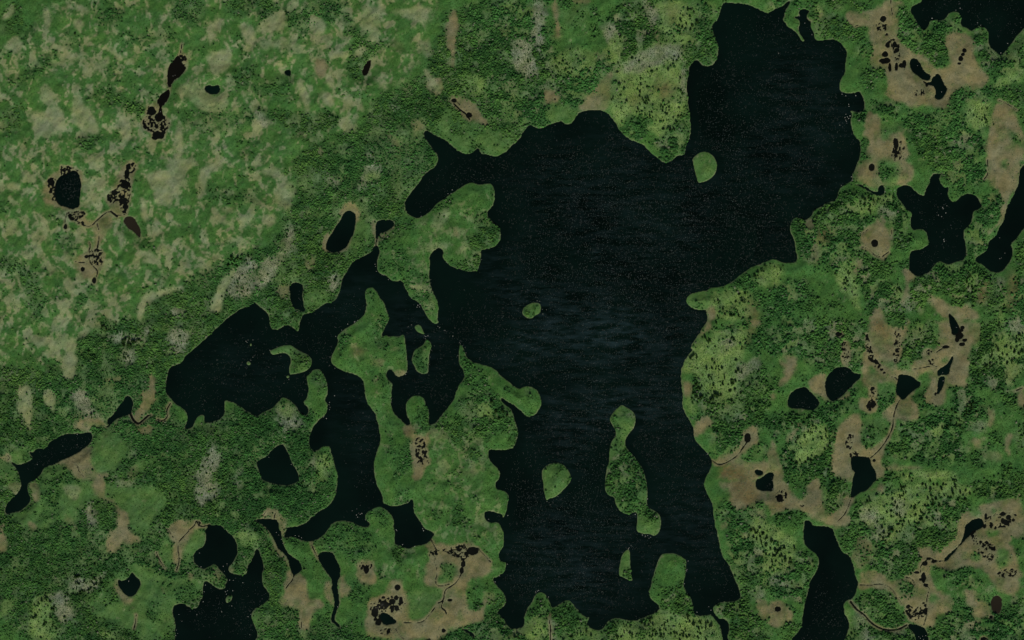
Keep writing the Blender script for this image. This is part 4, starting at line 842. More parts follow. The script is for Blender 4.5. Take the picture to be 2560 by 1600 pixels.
# ---------------------------------------------------------------- ground cover
CODES = {'K': (1, 13, 20), 'T': (2, 6, 12), 'M': (3, 11, 16), 'G': (4, 10, 15), 'L': (5, 6, 10), 'O': (6, 9, 13), 'B': (7, 18, 18)}
WT = np.zeros((8, NY, NX), np.float32); WT[0] = 1
edge_n = n30 * .8 + n9 * .35
def paint(idx, a, win):
    j0, j1, i0, i1 = win
    WT[:, j0:j1, i0:i1] *= (1 - a)[None]
    WT[idx, j0:j1, i0:i1] += a
zl = [l.strip() for l in ZONES.strip().splitlines() if l.strip()]
mott_done = False
def mottle():
    for k, (share, s) in enumerate(MOTTLE):
        win, d = sdf(smooth(P(s)), 40); j0, j1, i0, i1 = win
        X, Y = GX[j0:j1, i0:i1], GY[j0:j1, i0:i1]
        wx = X + 9 * vnoise(X, Y, 22, 61); wy = Y + 9 * vnoise(X, Y, 22, 62)
        nz = .75 * vnoise(wx, wy, 13, 71, 20) + .6 * vnoise(wx, wy, 7.5, 72, 9) + .45 * vnoise(X, Y, 60, 73, 90) + .4 * vnoise(X, Y, 4.2, 74)
        thr = {.62: .16}.get(share, .55 - share * .4)
        a = (.25 * sstep(thr - .45, thr + .05, nz) + .75 * sstep(thr - .08, thr + .26, nz)) * sstep(-10, 20, d + 20 * n30[j0:j1, i0:i1])
        a *= .92 if share > .5 else .5
        a *= 1 - .92 * WT[1, j0:j1, i0:i1]
        paint(5, a, win)
for l in zl:
    code, rest = l.split(' ', 1)
    if code[0] in 'T' and not mott_done: mottle(); mott_done = True
    st = float(code[1:]) if len(code) > 1 else 1.0
    idx, f, w = CODES[code[0]]
    win, d = sdf(smooth(P(rest)), 40); j0, j1, i0, i1 = win
    a = st * sstep(-f, f, d + w * edge_n[j0:j1, i0:i1])
    if code[0] == 'G': a *= .75 + .25 * sstep(-.2, .3, n9[j0:j1, i0:i1])
    if code[0] == 'L': a *= sstep(-1.3, -.2, n9[j0:j1, i0:i1] + .4 * n30[j0:j1, i0:i1])
    paint(idx, a.astype(np.float32), win)
# glades of lighter turf inside the thickets, and thicket tufts in the plain turf
gl = np.clip(.8 * sstep(.22, .6, fbm(GX, GY, 24, 91, 3)) + .55 * sstep(.15, .6, fbm(GX, GY, 85, 92, 3)), 0, .85)
mv = WT[1] * gl; WT[1] -= mv; WT[0] += mv * .35; WT[4] += mv * .25; WT[6] += mv * .25; WT[3] += mv * .15
east = sstep(1050, 1500, GX)
g2 = sstep(.04, .34, fbm(GX, GY, 20, 141, 3) + .25 * fbm(GX, GY, 70, 142, 2)) * (.32 + .55 * east)
mv = WT[1] * g2; WT[1] -= mv; kk = sstep(-.3, .3, vnoise(GX, GY, 45, 143)); k2 = sstep(-.2, .5, vnoise(GX, GY, 33, 144))
WT[3] += mv * .5 * kk; WT[4] += mv * .5 * (1 - kk); WT[2] += mv * .38 * k2; WT[6] += mv * (.5 - .38 * k2)
heath = np.zeros((NY, NX), np.float32); (j0, j1, i0, i1), d = sdf(smooth(P(MOTTLE[0][1])), 40); heath[j0:j1, i0:i1] = sstep(-10, 35, d)
tf = sstep(-.05, .5, fbm(GX, GY, 48, 95, 4)) * .8 * (1 - .6 * heath)
for i, q_ in ((0, 1), (6, .8), (3, .25)):
    mv = tf * WT[i] * q_; WT[i] -= mv; WT[1] += mv
# small pale flecks of lichen in turf, green tussocks in the bogs and the heath
fl = sstep(.42, .75, .6 * n9 + .5 * n5 + .5 * n30) * .55
for i in (0, 6):
    mv = WT[i] * fl; WT[i] -= mv; WT[5] += mv
tu = sstep(-.02, .5, fbm(GX, GY, 30, 97, 4)) * .7
m2 = sstep(.12, .5, fbm(GX, GY, 17, 161, 3)) * .45
mv = WT[3] * m2; WT[3] -= mv; WT[1] += mv * .7; WT[4] += mv * .3
mv = WT[2] * tu; WT[2] -= mv; WT[6] += mv * .6; WT[7] += mv * .4
mv = WT[5] * tu * .35; WT[5] -= mv; WT[0] += mv
# isles: plain olive turf
ism = sstep(-3, 3, isl); keep = 1 - .55 * ism * (WT[0])
mv = WT[0] * .9 * ism; WT[0] -= mv; WT[6] += mv
# tan moss rims round bog pools
rim = sstep(7, 1.5, -SW) * (SW > -8) * .75
for i in (0, 1, 3, 6): 
    mv = WT[i] * rim; WT[i] -= mv; WT[2] += mv
shore = sstep(3.4, .8, LAND) * (.42 + .6 * n9)
shore = np.clip(shore, 0, 1)

def hfield(x, y):
    return 2.6 * vnoise(x, y, 150, 31) + 4.0 * fbm(x, y, 60, 32, 2) + 1.9 * fbm(x, y, 24, 33, 2)
hill = 3.2 * fbm(GX + .35 * GY, GY, 15, 36, 3, 1.6) * (1 - .8 * WT[2])
rough = .28 * vnoise(GX, GY, 9, 34) + .30 * n5
away = sstep(2, 29, -WF)
BASE = away * (5.6 + hfield(GX, GY) + hill) * .8                     # lie of the land
canopy = 5.0 * fbm(GX, GY, 21, 35, 3) + 1.2 * n9 + 1.5               # thickets stand on hummocks
BASE = BASE + away * sstep(.5, 9, -SW) * canopy * WT[1] * .7
LP = 1.5 * (1 - np.exp(-np.maximum(-WF, 0) / 1.8))            # bank above the lakes
ZBW = BASE + .75 * LP                                         # level of the perched bog pools
bank = np.where(SW < 0, (.25 * LP + .12) * (1 - np.exp(np.minimum(SW, 0) / .9)), -np.maximum(SW, 0) * .8)
Z = np.where(WF < 0, ZBW + bank + np.where(SW < -.5, np.minimum(LAND * .3, 1) * rough * (1 + .8 * WT[1]), 0), np.maximum(-WF * .8, -2.6))
wet = sstep(-.45, .1, WALL)
bx = np.minimum.reduce([GX - X0, X1 - GX, GY - Y0, Y1 - GY])
Z = Z.astype(np.float32)

# ---------------------------------------------------------------- materials
def new_mat(name):
    m = bpy.data.materials.new(name); m.use_nodes = True
    nt = m.node_tree; b = nt.nodes['Principled BSDF']
    return m, nt, b
def N(nt, t, **kw):
    n = nt.nodes.new(t)
    for k, v in kw.items():
        if isinstance(k, str) and hasattr(n, k): setattr(n, k, v)
    return n
def noise(nt, scale, detail=3, vec=None, rough=.55):
    n = N(nt, 'ShaderNodeTexNoise'); n.inputs['Scale'].default_value = scale
    n.inputs['Detail'].default_value = detail; n.inputs['Roughness'].default_value = rough
    if vec is not None: nt.links.new(vec, n.inputs['Vector'])
    return n.outputs['Fac']
def ramp(nt, fac, lo, hi, a=0.0, b=1.0):
    n = N(nt, 'ShaderNodeMapRange'); n.inputs[1].default_value = lo; n.inputs[2].default_value = hi
    n.inputs[3].default_value = a; n.inputs[4].default_value = b
    nt.links.new(fac, n.inputs[0]); return n.outputs[0]
def mixc(nt, fac, a, b):
    n = N(nt, 'ShaderNodeMix', data_type='RGBA')
    for s, v in ((n.inputs[0], fac), (n.inputs[6], a), (n.inputs[7], b)):
        if hasattr(v, 'is_output'): nt.links.new(v, s)
        elif isinstance(v, tuple): s.default_value = (*v, 1)
        else: s.default_value = v
    return n.outputs[2]
def geo_pos(nt):
    return N(nt, 'ShaderNodeNewGeometry').outputs['Position']

COL = {0: ((.018, .070, .012), (.064, .136, .034)),    # plain turf
       1: ((.008, .034, .008), (.038, .092, .025)),    # thicket floor
       2: ((.080, .080, .034), (.194, .162, .086)),    # tan bog moss
       3: ((.084, .150, .032), (.158, .212, .074)),    # bright meadow
       4: ((.094, .122, .058), (.222, .214, .152)),    # grey brush
       5: ((.116, .148, .058), (.208, .206, .116)),    # pale heath
       6: ((.030, .086, .018), (.080, .136, .042)),    # smooth turf
       7: ((.080, .062, .024), (.125, .094, .042))}    # brown sedge
def ground_material():
    m, nt, b = new_mat('tundra_ground'); L = nt.links.new
    pos = geo_pos(nt)
    f1 = ramp(nt, noise(nt, .05, 5, pos), .32, .68)
    f2 = ramp(nt, noise(nt, .28, 4, pos, .65), .30, .70)
    mx = N(nt, 'ShaderNodeMath', operation='MULTIPLY_ADD'); L(f1, mx.inputs[0]); mx.inputs[1].default_value = .5
    h = N(nt, 'ShaderNodeMath', operation='MULTIPLY'); L(f2, h.inputs[0]); h.inputs[1].default_value = .5
    L(h.outputs[0], mx.inputs[2]); f = mx.outputs[0]
    f3 = ramp(nt, noise(nt, .33, 3, pos, .7), .38, .66)
    w = {}
    for an, ids in (('cover_a', (1, 2, 3)), ('cover_b', (4, 5, 6)), ('cover_c', (7, 0, 8))):
        at = N(nt, 'ShaderNodeAttribute', attribute_name=an); sp = N(nt, 'ShaderNodeSeparateColor'); L(at.outputs['Color'], sp.inputs[0])
        for q_, i in enumerate(ids): w[i] = sp.outputs[q_]
    acc = None
    for i in range(8):
        c = mixc(nt, f3 if i == 1 else f, COL[i][0], COL[i][1])
        v = N(nt, 'ShaderNodeVectorMath', operation='MULTIPLY_ADD'); L(c, v.inputs[0])
        cb = N(nt, 'ShaderNodeCombineXYZ')
        for s in range(3): L(w[i], cb.inputs[s])
        L(cb.outputs[0], v.inputs[1])
        if acc is not None: L(acc, v.inputs[2])
        acc = v.outputs[0]
    # grains of litter, moss and dead twigs
    g = ramp(nt, noise(nt, .75, 4, pos, .75), .34, .66, .66, 1.34)
    hs = N(nt, 'ShaderNodeVectorMath', operation='SCALE'); L(acc, hs.inputs[0]); L(g, hs.inputs[3])
    big = ramp(nt, noise(nt, .012, 3, pos), .3, .7, .90, 1.12)
    h2 = N(nt, 'ShaderNodeVectorMath', operation='SCALE'); L(hs.outputs[0], h2.inputs[0]); L(big, h2.inputs[3])
    # yellower and bluer stretches of turf
    hv = N(nt, 'ShaderNodeVectorMath', operation='MULTIPLY'); L(h2.outputs[0], hv.inputs[0])
    L(mixc(nt, ramp(nt, noise(nt, .022, 4, pos), .35, .65), (.88, 1.0, 1.06), (1.04, 1.04, .90)), hv.inputs[1])
    c = mixc(nt, w[8], hv.outputs[0], (.150, .160, .085))
    # wet peat below the waterline
    wa = N(nt, 'ShaderNodeAttribute', attribute_name='wet')
    c = mixc(nt, wa.outputs['Fac'], c, (.010, .011, .006))
    L(c, b.inputs['Base Color']); b.inputs['Roughness'].default_value = .95
    b.inputs['Specular IOR Level'].default_value = .1
    bp = N(nt, 'ShaderNodeBump'); bp.inputs['Strength'].default_value = .6; bp.inputs['Distance'].default_value = .8
    L(noise(nt, .45, 3, pos), bp.inputs['Height']); L(bp.outputs[0], b.inputs['Normal'])
    return m
def water_material(name, base, sheen_col):
    m, nt, b = new_mat(name); L = nt.links.new
    pos = geo_pos(nt)
    mp = N(nt, 'ShaderNodeMapping'); mp.inputs['Scale'].default_value = (.25, 1, 1); L(pos, mp.inputs[0])
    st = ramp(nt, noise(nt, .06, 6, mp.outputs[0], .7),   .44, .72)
    at = N(nt, 'ShaderNodeAttribute', attribute_name='ruffle_sheen')
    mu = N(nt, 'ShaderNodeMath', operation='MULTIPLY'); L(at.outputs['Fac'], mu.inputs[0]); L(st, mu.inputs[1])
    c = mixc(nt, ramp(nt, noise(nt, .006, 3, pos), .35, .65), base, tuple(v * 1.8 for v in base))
    c = mixc(nt, mu.outputs[0], c, sheen_col)  # reflection off wind ripples, painted in as bluish streaks
    L(c, b.inputs['Base Color'])
    b.inputs['Roughness'].default_value = .12; b.inputs['IOR'].default_value = 1.33; b.inputs['Specular IOR Level'].default_value = .22
    bp = N(nt, 'ShaderNodeBump'); bp.inputs['Strength'].default_value = .25; bp.inputs['Distance'].default_value = .15
    L(noise(nt, .5, 3, mp.outputs[0]), bp.inputs['Height']); L(bp.outputs[0], b.inputs['Normal'])
    return m
def leaf_material(name, a, bcol):
    m, nt, b = new_mat(name); L = nt.links.new
    at = N(nt, 'ShaderNodeAttribute', attribute_name='tint'); sp = N(nt, 'ShaderNodeSeparateColor'); L(at.outputs['Color'], sp.inputs[0])
    c = mixc(nt, sp.outputs[0], a, bcol)
    hv = N(nt, 'ShaderNodeVectorMath', operation='MULTIPLY'); L(c, hv.inputs[0])
    L(mixc(nt, sp.outputs[2], (1.02, 1.04, .78), (.72, 1.0, .85)), hv.inputs[1])
    c = mixc(nt, sp.outputs[1], hv.outputs[0], (.150, .140, .105))
    g = ramp(nt, noise(nt, 1.1, 2, geo_pos(nt)), .3, .7, .75, 1.25)
    hs = N(nt, 'ShaderNodeVectorMath', operation='SCALE'); L(c, hs.inputs[0]); L(g, hs.inputs[3])
    L(hs.outputs[0], b.inputs['Base Color']); b.inputs['Roughness'].default_value = .9
    b.inputs['Specular IOR Level'].default_value = .1
    return m
M_GROUND = ground_material()
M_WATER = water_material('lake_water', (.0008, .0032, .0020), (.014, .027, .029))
M_BROWN = water_material('brown_pond_water', (.0028, .0025, .0015), (.01, .01, .01))
M_BOG = water_material('bog_pool_water', (.0028, .0032, .0020), (.01, .01, .01))
M_MUDDY = water_material('muddy_pond_water', (.0125, .0100, .0060), (.02, .02, .01))
M_LEAF = leaf_material('willow_leaves', (.012, .042, .010), (.066, .142, .036))
M_DARKLEAF = leaf_material('dark_spruce_leaves', (.006, .022, .005), (.034, .070, .016))

# ---------------------------------------------------------------- mesh helpers
def wx(px): return px - W_PX / 2
def wy(py): return H_PX / 2 - py
def make_mesh(name, co, faces, nper, mat, attrs=None, smooth_shade=False):
    me = bpy.data.meshes.new(name)
    co = np.ascontiguousarray(co, np.float32); faces = np.ascontiguousarray(faces, np.int32)
    me.vertices.add(len(co)); me.vertices.foreach_set('co', co.ravel())
    me.loops.add(faces.size); me.loops.foreach_set('vertex_index', faces.ravel())
    nf = faces.size // nper
    me.polygons.add(nf); me.polygons.foreach_set('loop_start', np.arange(0, faces.size, nper, dtype=np.int32))
    me.polygons.foreach_set('loop_total', np.full(nf, nper, np.int32))
    if smooth_shade: me.polygons.foreach_set('use_smooth', np.ones(nf, bool))
    for an, (dt, data) in (attrs or {}).items():
        at = me.attributes.new(an, dt, 'POINT')
        at.data.foreach_set('color' if dt == 'FLOAT_COLOR' else 'value', np.ascontiguousarray(data, np.float32).ravel())
    me.materials.append(mat); me.update(calc_edges=True); me.validate()
    return me
def link(name, me, label=None, cat=None, group=None, kind=None, loc=None):
    o = bpy.data.objects.new(name, me); col.objects.link(o)
    if loc is not None: o.location = loc
    if label: o['label'] = label
    if cat: o['category'] = cat
    if group: o['group'] = group
    if kind: o['kind'] = kind
    return o

# ---------------------------------------------------------------- ground and island sheets
IDX = np.arange(NX * NY).reshape(NY, NX)
quad = np.stack([IDX[1:, :-1], IDX[1:, 1:], IDX[:-1, 1:], IDX[:-1, :-1]], -1)
isl_near = np.where(isl > -8, isl_o, -1)
cell_i = isl_near[:-1, :-1]
one = np.ones_like(shore)
A_ = np.stack([WT[1], WT[2], WT[3], one], -1); B_ = np.stack([WT[4], WT[5], WT[6], one], -1); C_ = np.stack([WT[7], WT[0], shore * .8, one], -1)
allco = np.stack([wx(GX), wy(GY), Z], -1).reshape(-1, 3)
def sheet(name, sel, extra=None):
    f = quad[sel]
    u, inv = np.unique(f, return_inverse=True)
    co = allco[u]; wt_ = wet.ravel()[u]; a, b, c = (q_.reshape(-1, 4)[u] for q_ in (A_, B_, C_))
    f = inv.reshape(-1, 4)
    if extra is not None:
        n0 = len(co); co = np.vstack([co, extra[0]]); f = np.vstack([f, extra[1] + n0])
        k = len(extra[0]); wt_ = np.concatenate([wt_, np.zeros(k)]); a = np.vstack([a, np.tile([[.35, .05, .05, 1]], (k, 1))]); b = np.vstack([b, np.tile([[.05, .15, 0, 1]], (k, 1))]); c = np.vstack([c, np.tile([[0, .35, 0, 1]], (k, 1))])
    return make_mesh(name, co, f, 4, M_GROUND, {'cover_a': ('FLOAT_COLOR', a), 'cover_b': ('FLOAT_COLOR', b), 'cover_c': ('FLOAT_COLOR', c), 'wet': ('FLOAT', wt_)}, True)
R = 16000.0
xa, xb, ya, yb = wx(X0), wx(X1), wy(Y1), wy(Y0)
ring = np.array([(xa, ya, 2), (xb, ya, 2), (xb, yb, 2), (xa, yb, 2), (-R, -R, 2), (R, -R, 2), (R, R, 2), (-R, R, 2)], float)
ringf = np.array([(4, 5, 1, 0), (5, 6, 2, 1), (6, 7, 3, 2), (7, 4, 0, 3)])
link('ground', sheet('ground', cell_i < 0, (ring, ringf)), kind='structure')
for k, (lb, s) in enumerate(ISLANDS):
    if (cell_i == k).any():
        o = link('island', sheet('island', cell_i == k), kind='structure'); o['label'] = lb

# ---------------------------------------------------------------- water sheets
CS = 4                                                   # every 4th survey point
RUFF_SHEEN = [(1360, 740, 190, 110, .85), (1300, 830, 240, 70, .6), (1408, 598, 15, 14, 1.5), (1480, 480, 280, 220, .42), (1880, 300, 150, 260, .35), (1180, 640, 90, 80, .4), (1330, 1050, 90, 120, .45),
        (1600, 900, 240, 220, .45), (1370, 1320, 220, 140, .65), (1400, 960, 160, 90, .55), (820, 700, 100, 70, .3), (980, 800, 80, 130, .35), (1640, 1250, 140, 160, .4), (850, 1000, 80, 160, .25), (600, 870, 150, 80, .2)]  # patches where the sheen of rippled water is put into the colour
def ruffle_sheen(x, y):
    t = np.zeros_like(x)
    for cx, cy, rx, ry, a in RUFF_SHEEN:
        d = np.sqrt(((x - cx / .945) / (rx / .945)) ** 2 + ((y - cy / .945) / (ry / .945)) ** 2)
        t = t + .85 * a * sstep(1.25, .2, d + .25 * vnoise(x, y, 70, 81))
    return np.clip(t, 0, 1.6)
cx_, cy_ = gx[::CS], gy[::CS]
own = np.where(lake_f > -8, owner, -1)[::CS, ::CS]
f8 = lake_f[::CS, ::CS]
cn = np.stack([own[:-1, :-1], own[:-1, 1:], own[1:, 1:], own[1:, :-1]], -1)
fn = np.stack([f8[:-1, :-1], f8[:-1, 1:], f8[1:, 1:], f8[1:, :-1]], -1)
cell_o = np.take_along_axis(cn, fn.argmax(-1)[..., None], -1)[..., 0]
nx8 = len(cx_); I8 = np.arange(nx8 * len(cy_)).reshape(len(cy_), nx8)
q8 = np.stack([I8[1:, :-1], I8[1:, 1:], I8[:-1, 1:], I8[:-1, :-1]], -1)
X8, Y8 = np.meshgrid(cx_, cy_); rf = ruffle_sheen(X8.ravel(), Y8.ravel())
co8 = np.stack([wx(X8.ravel()), wy(Y8.ravel()), np.zeros(X8.size)], -1)
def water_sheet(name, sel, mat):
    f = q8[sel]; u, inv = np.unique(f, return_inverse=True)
    return make_mesh(name, co8[u], inv.reshape(-1, 4), 4, mat, {'ruffle_sheen': ('FLOAT', rf[u])})
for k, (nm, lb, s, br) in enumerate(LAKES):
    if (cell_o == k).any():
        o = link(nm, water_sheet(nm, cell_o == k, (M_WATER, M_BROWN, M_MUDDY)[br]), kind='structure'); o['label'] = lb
fb = (np.maximum.reduce([SW[:-1, :-1], SW[1:, 1:], SW[:-1, 1:], SW[1:, :-1]]) > -1.6) & (np.minimum.reduce([WF[:-1, :-1], WF[1:, 1:], WF[:-1, 1:], WF[1:, :-1]]) < 0)
bq = quad[fb]; u_, inv_ = np.unique(bq, return_inverse=True)
bco = allco[u_].copy(); bco[:, 2] = ZBW.ravel()[u_] + .02
link('bog_water', make_mesh('bog_water', bco, inv_.reshape(-1, 4), 4, M_BOG, {'ruffle_sheen': ('FLOAT', np.zeros(len(bco)))}), kind='structure')

# ---------------------------------------------------------------- sampling helpers
def at(A, x, y):
    i = np.clip(((x - X0) / GS).astype(int), 0, NX - 1); j = np.clip(((y - Y0) / GS).astype(int), 0, NY - 1)
    return A[..., j, i]
def dome(seed, n1=5, n2=6):
    r = np.random.default_rng(seed)
    v = [(0, 0, 1.0)]
    for k in range(n1):
        t = 2 * math.pi * k / n1 + r.uniform(-.25, .25); q_ = r.uniform(.5, .75)
        v.append((q_ * math.cos(t), q_ * math.sin(t), r.uniform(.62, .92)))
    for k in range(n2):
        t = 2 * math.pi * k / n2 + r.uniform(-.25, .25); q_ = r.uniform(.75, 1.15)
        v.append((q_ * math.cos(t), q_ * math.sin(t), r.uniform(-.1, .25)))
    f = [(0, 1 + k, 1 + (k + 1) % n1) for k in range(n1)]
    i = j = 0
    while i < n1 or j < n2:
        if j >= n2 or (i < n1 and (i + 1) / n1 <= (j + 1) / n2):
            f.append((1 + i % n1, 1 + n1 + j % n2, 1 + (i + 1) % n1)); i += 1
        else:
            f.append((1 + i % n1, 1 + n1 + j % n2, 1 + n1 + (j + 1) % n2)); j += 1
    return np.array(v, np.float32), np.array(f, np.int32)
def scatter(name, x, y, r, h, tint, mat, label, cat, templates, z=None):
    C, F, T = [], [], []; n0 = 0
    zz = at(Z, x, y) if z is None else z
    pick = rng.integers(0, len(templates), len(x))
    for k, (v, f) in enumerate(templates):
        s = np.where(pick == k)[0]
        if not len(s): continue
        th = rng.uniform(0, 6.283, len(s)); c, sn = np.cos(th)[:, None], np.sin(th)[:, None]
        ex = rng.uniform(.8, 1.25, len(s))[:, None]
        vx, vy = v[None, :, 0] * ex, v[None, :, 1] / ex
        jit = rng.normal(0, .09, (len(s), len(v), 3))
        px = x[s, None] + r[s, None] * (vx * c - vy * sn + jit[..., 0])
        py = y[s, None] + r[s, None] * (vx * sn + vy * c + jit[..., 1])
        pz = zz[s, None] + h[s, None] * (v[None, :, 2] + jit[..., 2])
        C.append(np.stack([wx(px), wy(py), pz], -1).reshape(-1, 3))
        ff = f[:, ::-1]                                  # y is flipped from photo to world
        F.append((ff[None] + (n0 + np.arange(len(s)) * len(v))[:, None, None]).reshape(-1, 3)); n0 += len(s) * len(v)
        T.append(np.repeat(tint[s], len(v), 0))
    me = make_mesh(name, np.vstack(C), np.vstack(F), 3, mat, {'tint': ('FLOAT_COLOR', np.vstack(T))})
    return link(name, me, label, cat, kind='stuff')
DOMES = [dome(s) for s in range(6)]
STEP = 2.7
ax, ay = np.meshgrid(np.arange(-60, W_PX + 60, STEP), np.arange(-60, H_PX + 60, STEP))
ax = (ax + rng.uniform(-1.5, 1.5, ax.shape)).ravel(); ay = (ay + rng.uniform(-1.5, 1.5, ay.shape)).ravel()
w = at(WT, ax, ay); ld = at(LAND, ax, ay)
cl = vnoise(ax, ay, 13, 101) + .5 * vnoise(ax, ay, 7, 102)
clB = vnoise(ax, ay, 26, 103) + .6 * vnoise(ax, ay, 10, 104)
u = rng.random(ax.size)
okl = ld > 2.2
kp = okl & (u < w[1] ** 1.5 * (.70 + .32 * cl))
gp = okl & ~kp & (u < w[4] * .5 + w[3] * .20)
mp_ = okl & ~kp & ~gp & (u > 1 - (w[3] * .13 + w[4] * .10) * sstep(-.1, .7, clB))
def rgba(a, b): return np.stack([a, b, np.zeros_like(a), np.ones_like(a)], -1)
n = kp.sum(); bright = np.clip(.7 * rng.beta(1.5, 2.2, n) + .28 * cl[kp] + .40 * at(n90, ax[kp], ay[kp]) + .25 * at(n30, ax[kp], ay[kp]) + .02, 0, 1)
grey = np.where(rng.random(n) < .04, rng.uniform(.1, .6, n), 0)
size = (1.1 + 2.0 * rng.random(n) ** 1.8 + .5 * np.maximum(cl[kp], 0)) * (1 + .22 * at(east, ax[kp], ay[kp]))
scatter('thicket', ax[kp], ay[kp], size, size * rng.uniform(.6, 1.35, n), np.stack([bright, grey, np.clip(.5 + .9 * vnoise(ax[kp], ay[kp], 120, 151) + .3 * vnoise(ax[kp], ay[kp], 18, 152), 0, 1), np.ones(n)], -1), M_LEAF,
        'dense dark green willow thickets covering the rises between the lakes', 'thicket', DOMES)
n = gp.sum(); size = rng.uniform(.7, 1.35, n)
scatter('brush', ax[gp], ay[gp], size, size * rng.uniform(.7, 1.2, n), rgba(rng.random(n) * .5, np.where(rng.random(n) < .35, rng.uniform(.3, 1, n), 0)), M_LEAF,
        'low grey and green brush stippling the pale clearings', 'brush', DOMES)
ts = okl & ~kp & ~gp & ~mp_ & (rng.random(ax.size) < (w[0] * .55 + w[3] * .45 + w[4] * .35 + w[6] * .30 + w[1] * .7 + w[2] * .10 + w[7] * .3 + w[5] * .06) * (.75 + .5 * cl) * (1 - .55 * at(heath, ax, ay)))
n = ts.sum(); size = rng.uniform(.7, 1.5, n)
tb = np.clip(.25 + .45 * w[3][ts] + .2 * w[6][ts] - .1 * w[1][ts] + .35 * (rng.random(n) - .5) + .3 * cl[ts], 0, 1)
tg = np.clip(w[2][ts] * .8 + w[4][ts] * .5 + w[5][ts] * .6 + w[7][ts] * .5, 0, .9) * rng.uniform(.3, 1, n)
scatter('tussocks', ax[ts], ay[ts], size, size * rng.uniform(.3, .8, n), rgba(tb, tg), M_LEAF,
        'knee high tussocks and dwarf birch roughening the open turf', 'tussocks', DOMES)
n = mp_.sum(); size = .9 + 3.0 * rng.random(n) ** 2.2
scatter('scattered_shrubs', ax[mp_], ay[mp_], size, size * rng.uniform(.9, 1.5, n), rgba(rng.random(n) * .7, np.zeros(n)), M_DARKLEAF,
        'countless small dark shrubs dotted through the clearings', 'shrubs', DOMES)
print('crowns', kp.sum(), gp.sum(), mp_.sum())

# pale flecks on the open water
fx, fy = [], []
FLECK = [(1560, 560, 420, 320, 1.0), (1800, 330, 230, 260, .7), (1300, 800, 330, 220, .6), (1480, 960, 260, 330, .75), (1360, 1250, 240, 260, .8), (1700, 1100, 160, 330, .6), (1250, 430, 300, 160, .5),
         (900, 1000, 100, 220, .35), (760, 810, 180, 130, .4), (1010, 860, 90, 150, .6), (600, 900, 220, 130, .3), (560, 1440, 140, 90, .35), (1900, 1450, 110, 140, .5), (2180, 550, 110, 120, .3), (1870, 120, 160, 140, .4), (160, 440, 40, 60, .9), (2300, 40, 150, 80, .3), (120, 1060, 110, 60, .4), (1960, 900, 60, 60, .5), (1880, 960, 60, 40, .5)]
NF = 480000
px = rng.uniform(0, W_PX, NF); py = rng.uniform(0, H_PX, NF)
den = np.zeros(NF)
for cx, cy, rx, ry, a in FLECK:
    d = np.sqrt(((px * .945 - cx) / rx) ** 2 + ((py * .945 - cy) / ry) ** 2)
    den = np.maximum(den, a * sstep(1.2, .45, d + .25 * vnoise(px, py, 60, 111)))
den *= .75 + .3 * vnoise(px, py, 40, 112)
lee = np.minimum.reduce([at(WALL, px - s * .94, py + s * .1) for s in (6, 12, 20)])      # calm lee east of land
k = (at(WF, px, py) > 4) & (rng.random(NF) < den * .62) & (lee > 0)
n = k.sum(); sz = .26 + .36 * rng.random(n) ** 2.5
PYR = [(np.array([(0, 0, 1), (1, 0, -.2), (0, 1, -.2), (-1, 0, -.2), (0, -1, -.2)], np.float32), np.array([(0, 1, 2), (0, 2, 3), (0, 3, 4), (0, 4, 1)], np.int32))]
def fleck_material():
    m, nt, b = new_mat('pale_fleck')
    a_ = N(nt, 'ShaderNodeAttribute', attribute_name='tint'); nt.links.new(a_.outputs['Color'], b.inputs['Base Color']); b.inputs['Roughness'].default_value = .8
    return m
v = rng.uniform(.05, .22, n)
tint = np.stack([v * rng.uniform(.85, 1.1, n), v * rng.uniform(.9, 1.1, n), v * rng.uniform(.8, 1.05, n), np.ones(n)], -1)
scatter('pale_flecks', px[k], py[k], sz, sz * .4, tint, fleck_material(), 'pale flecks scattered over the open lake water', 'foam', PYR, np.full(n, .02))
print('flecks', n)

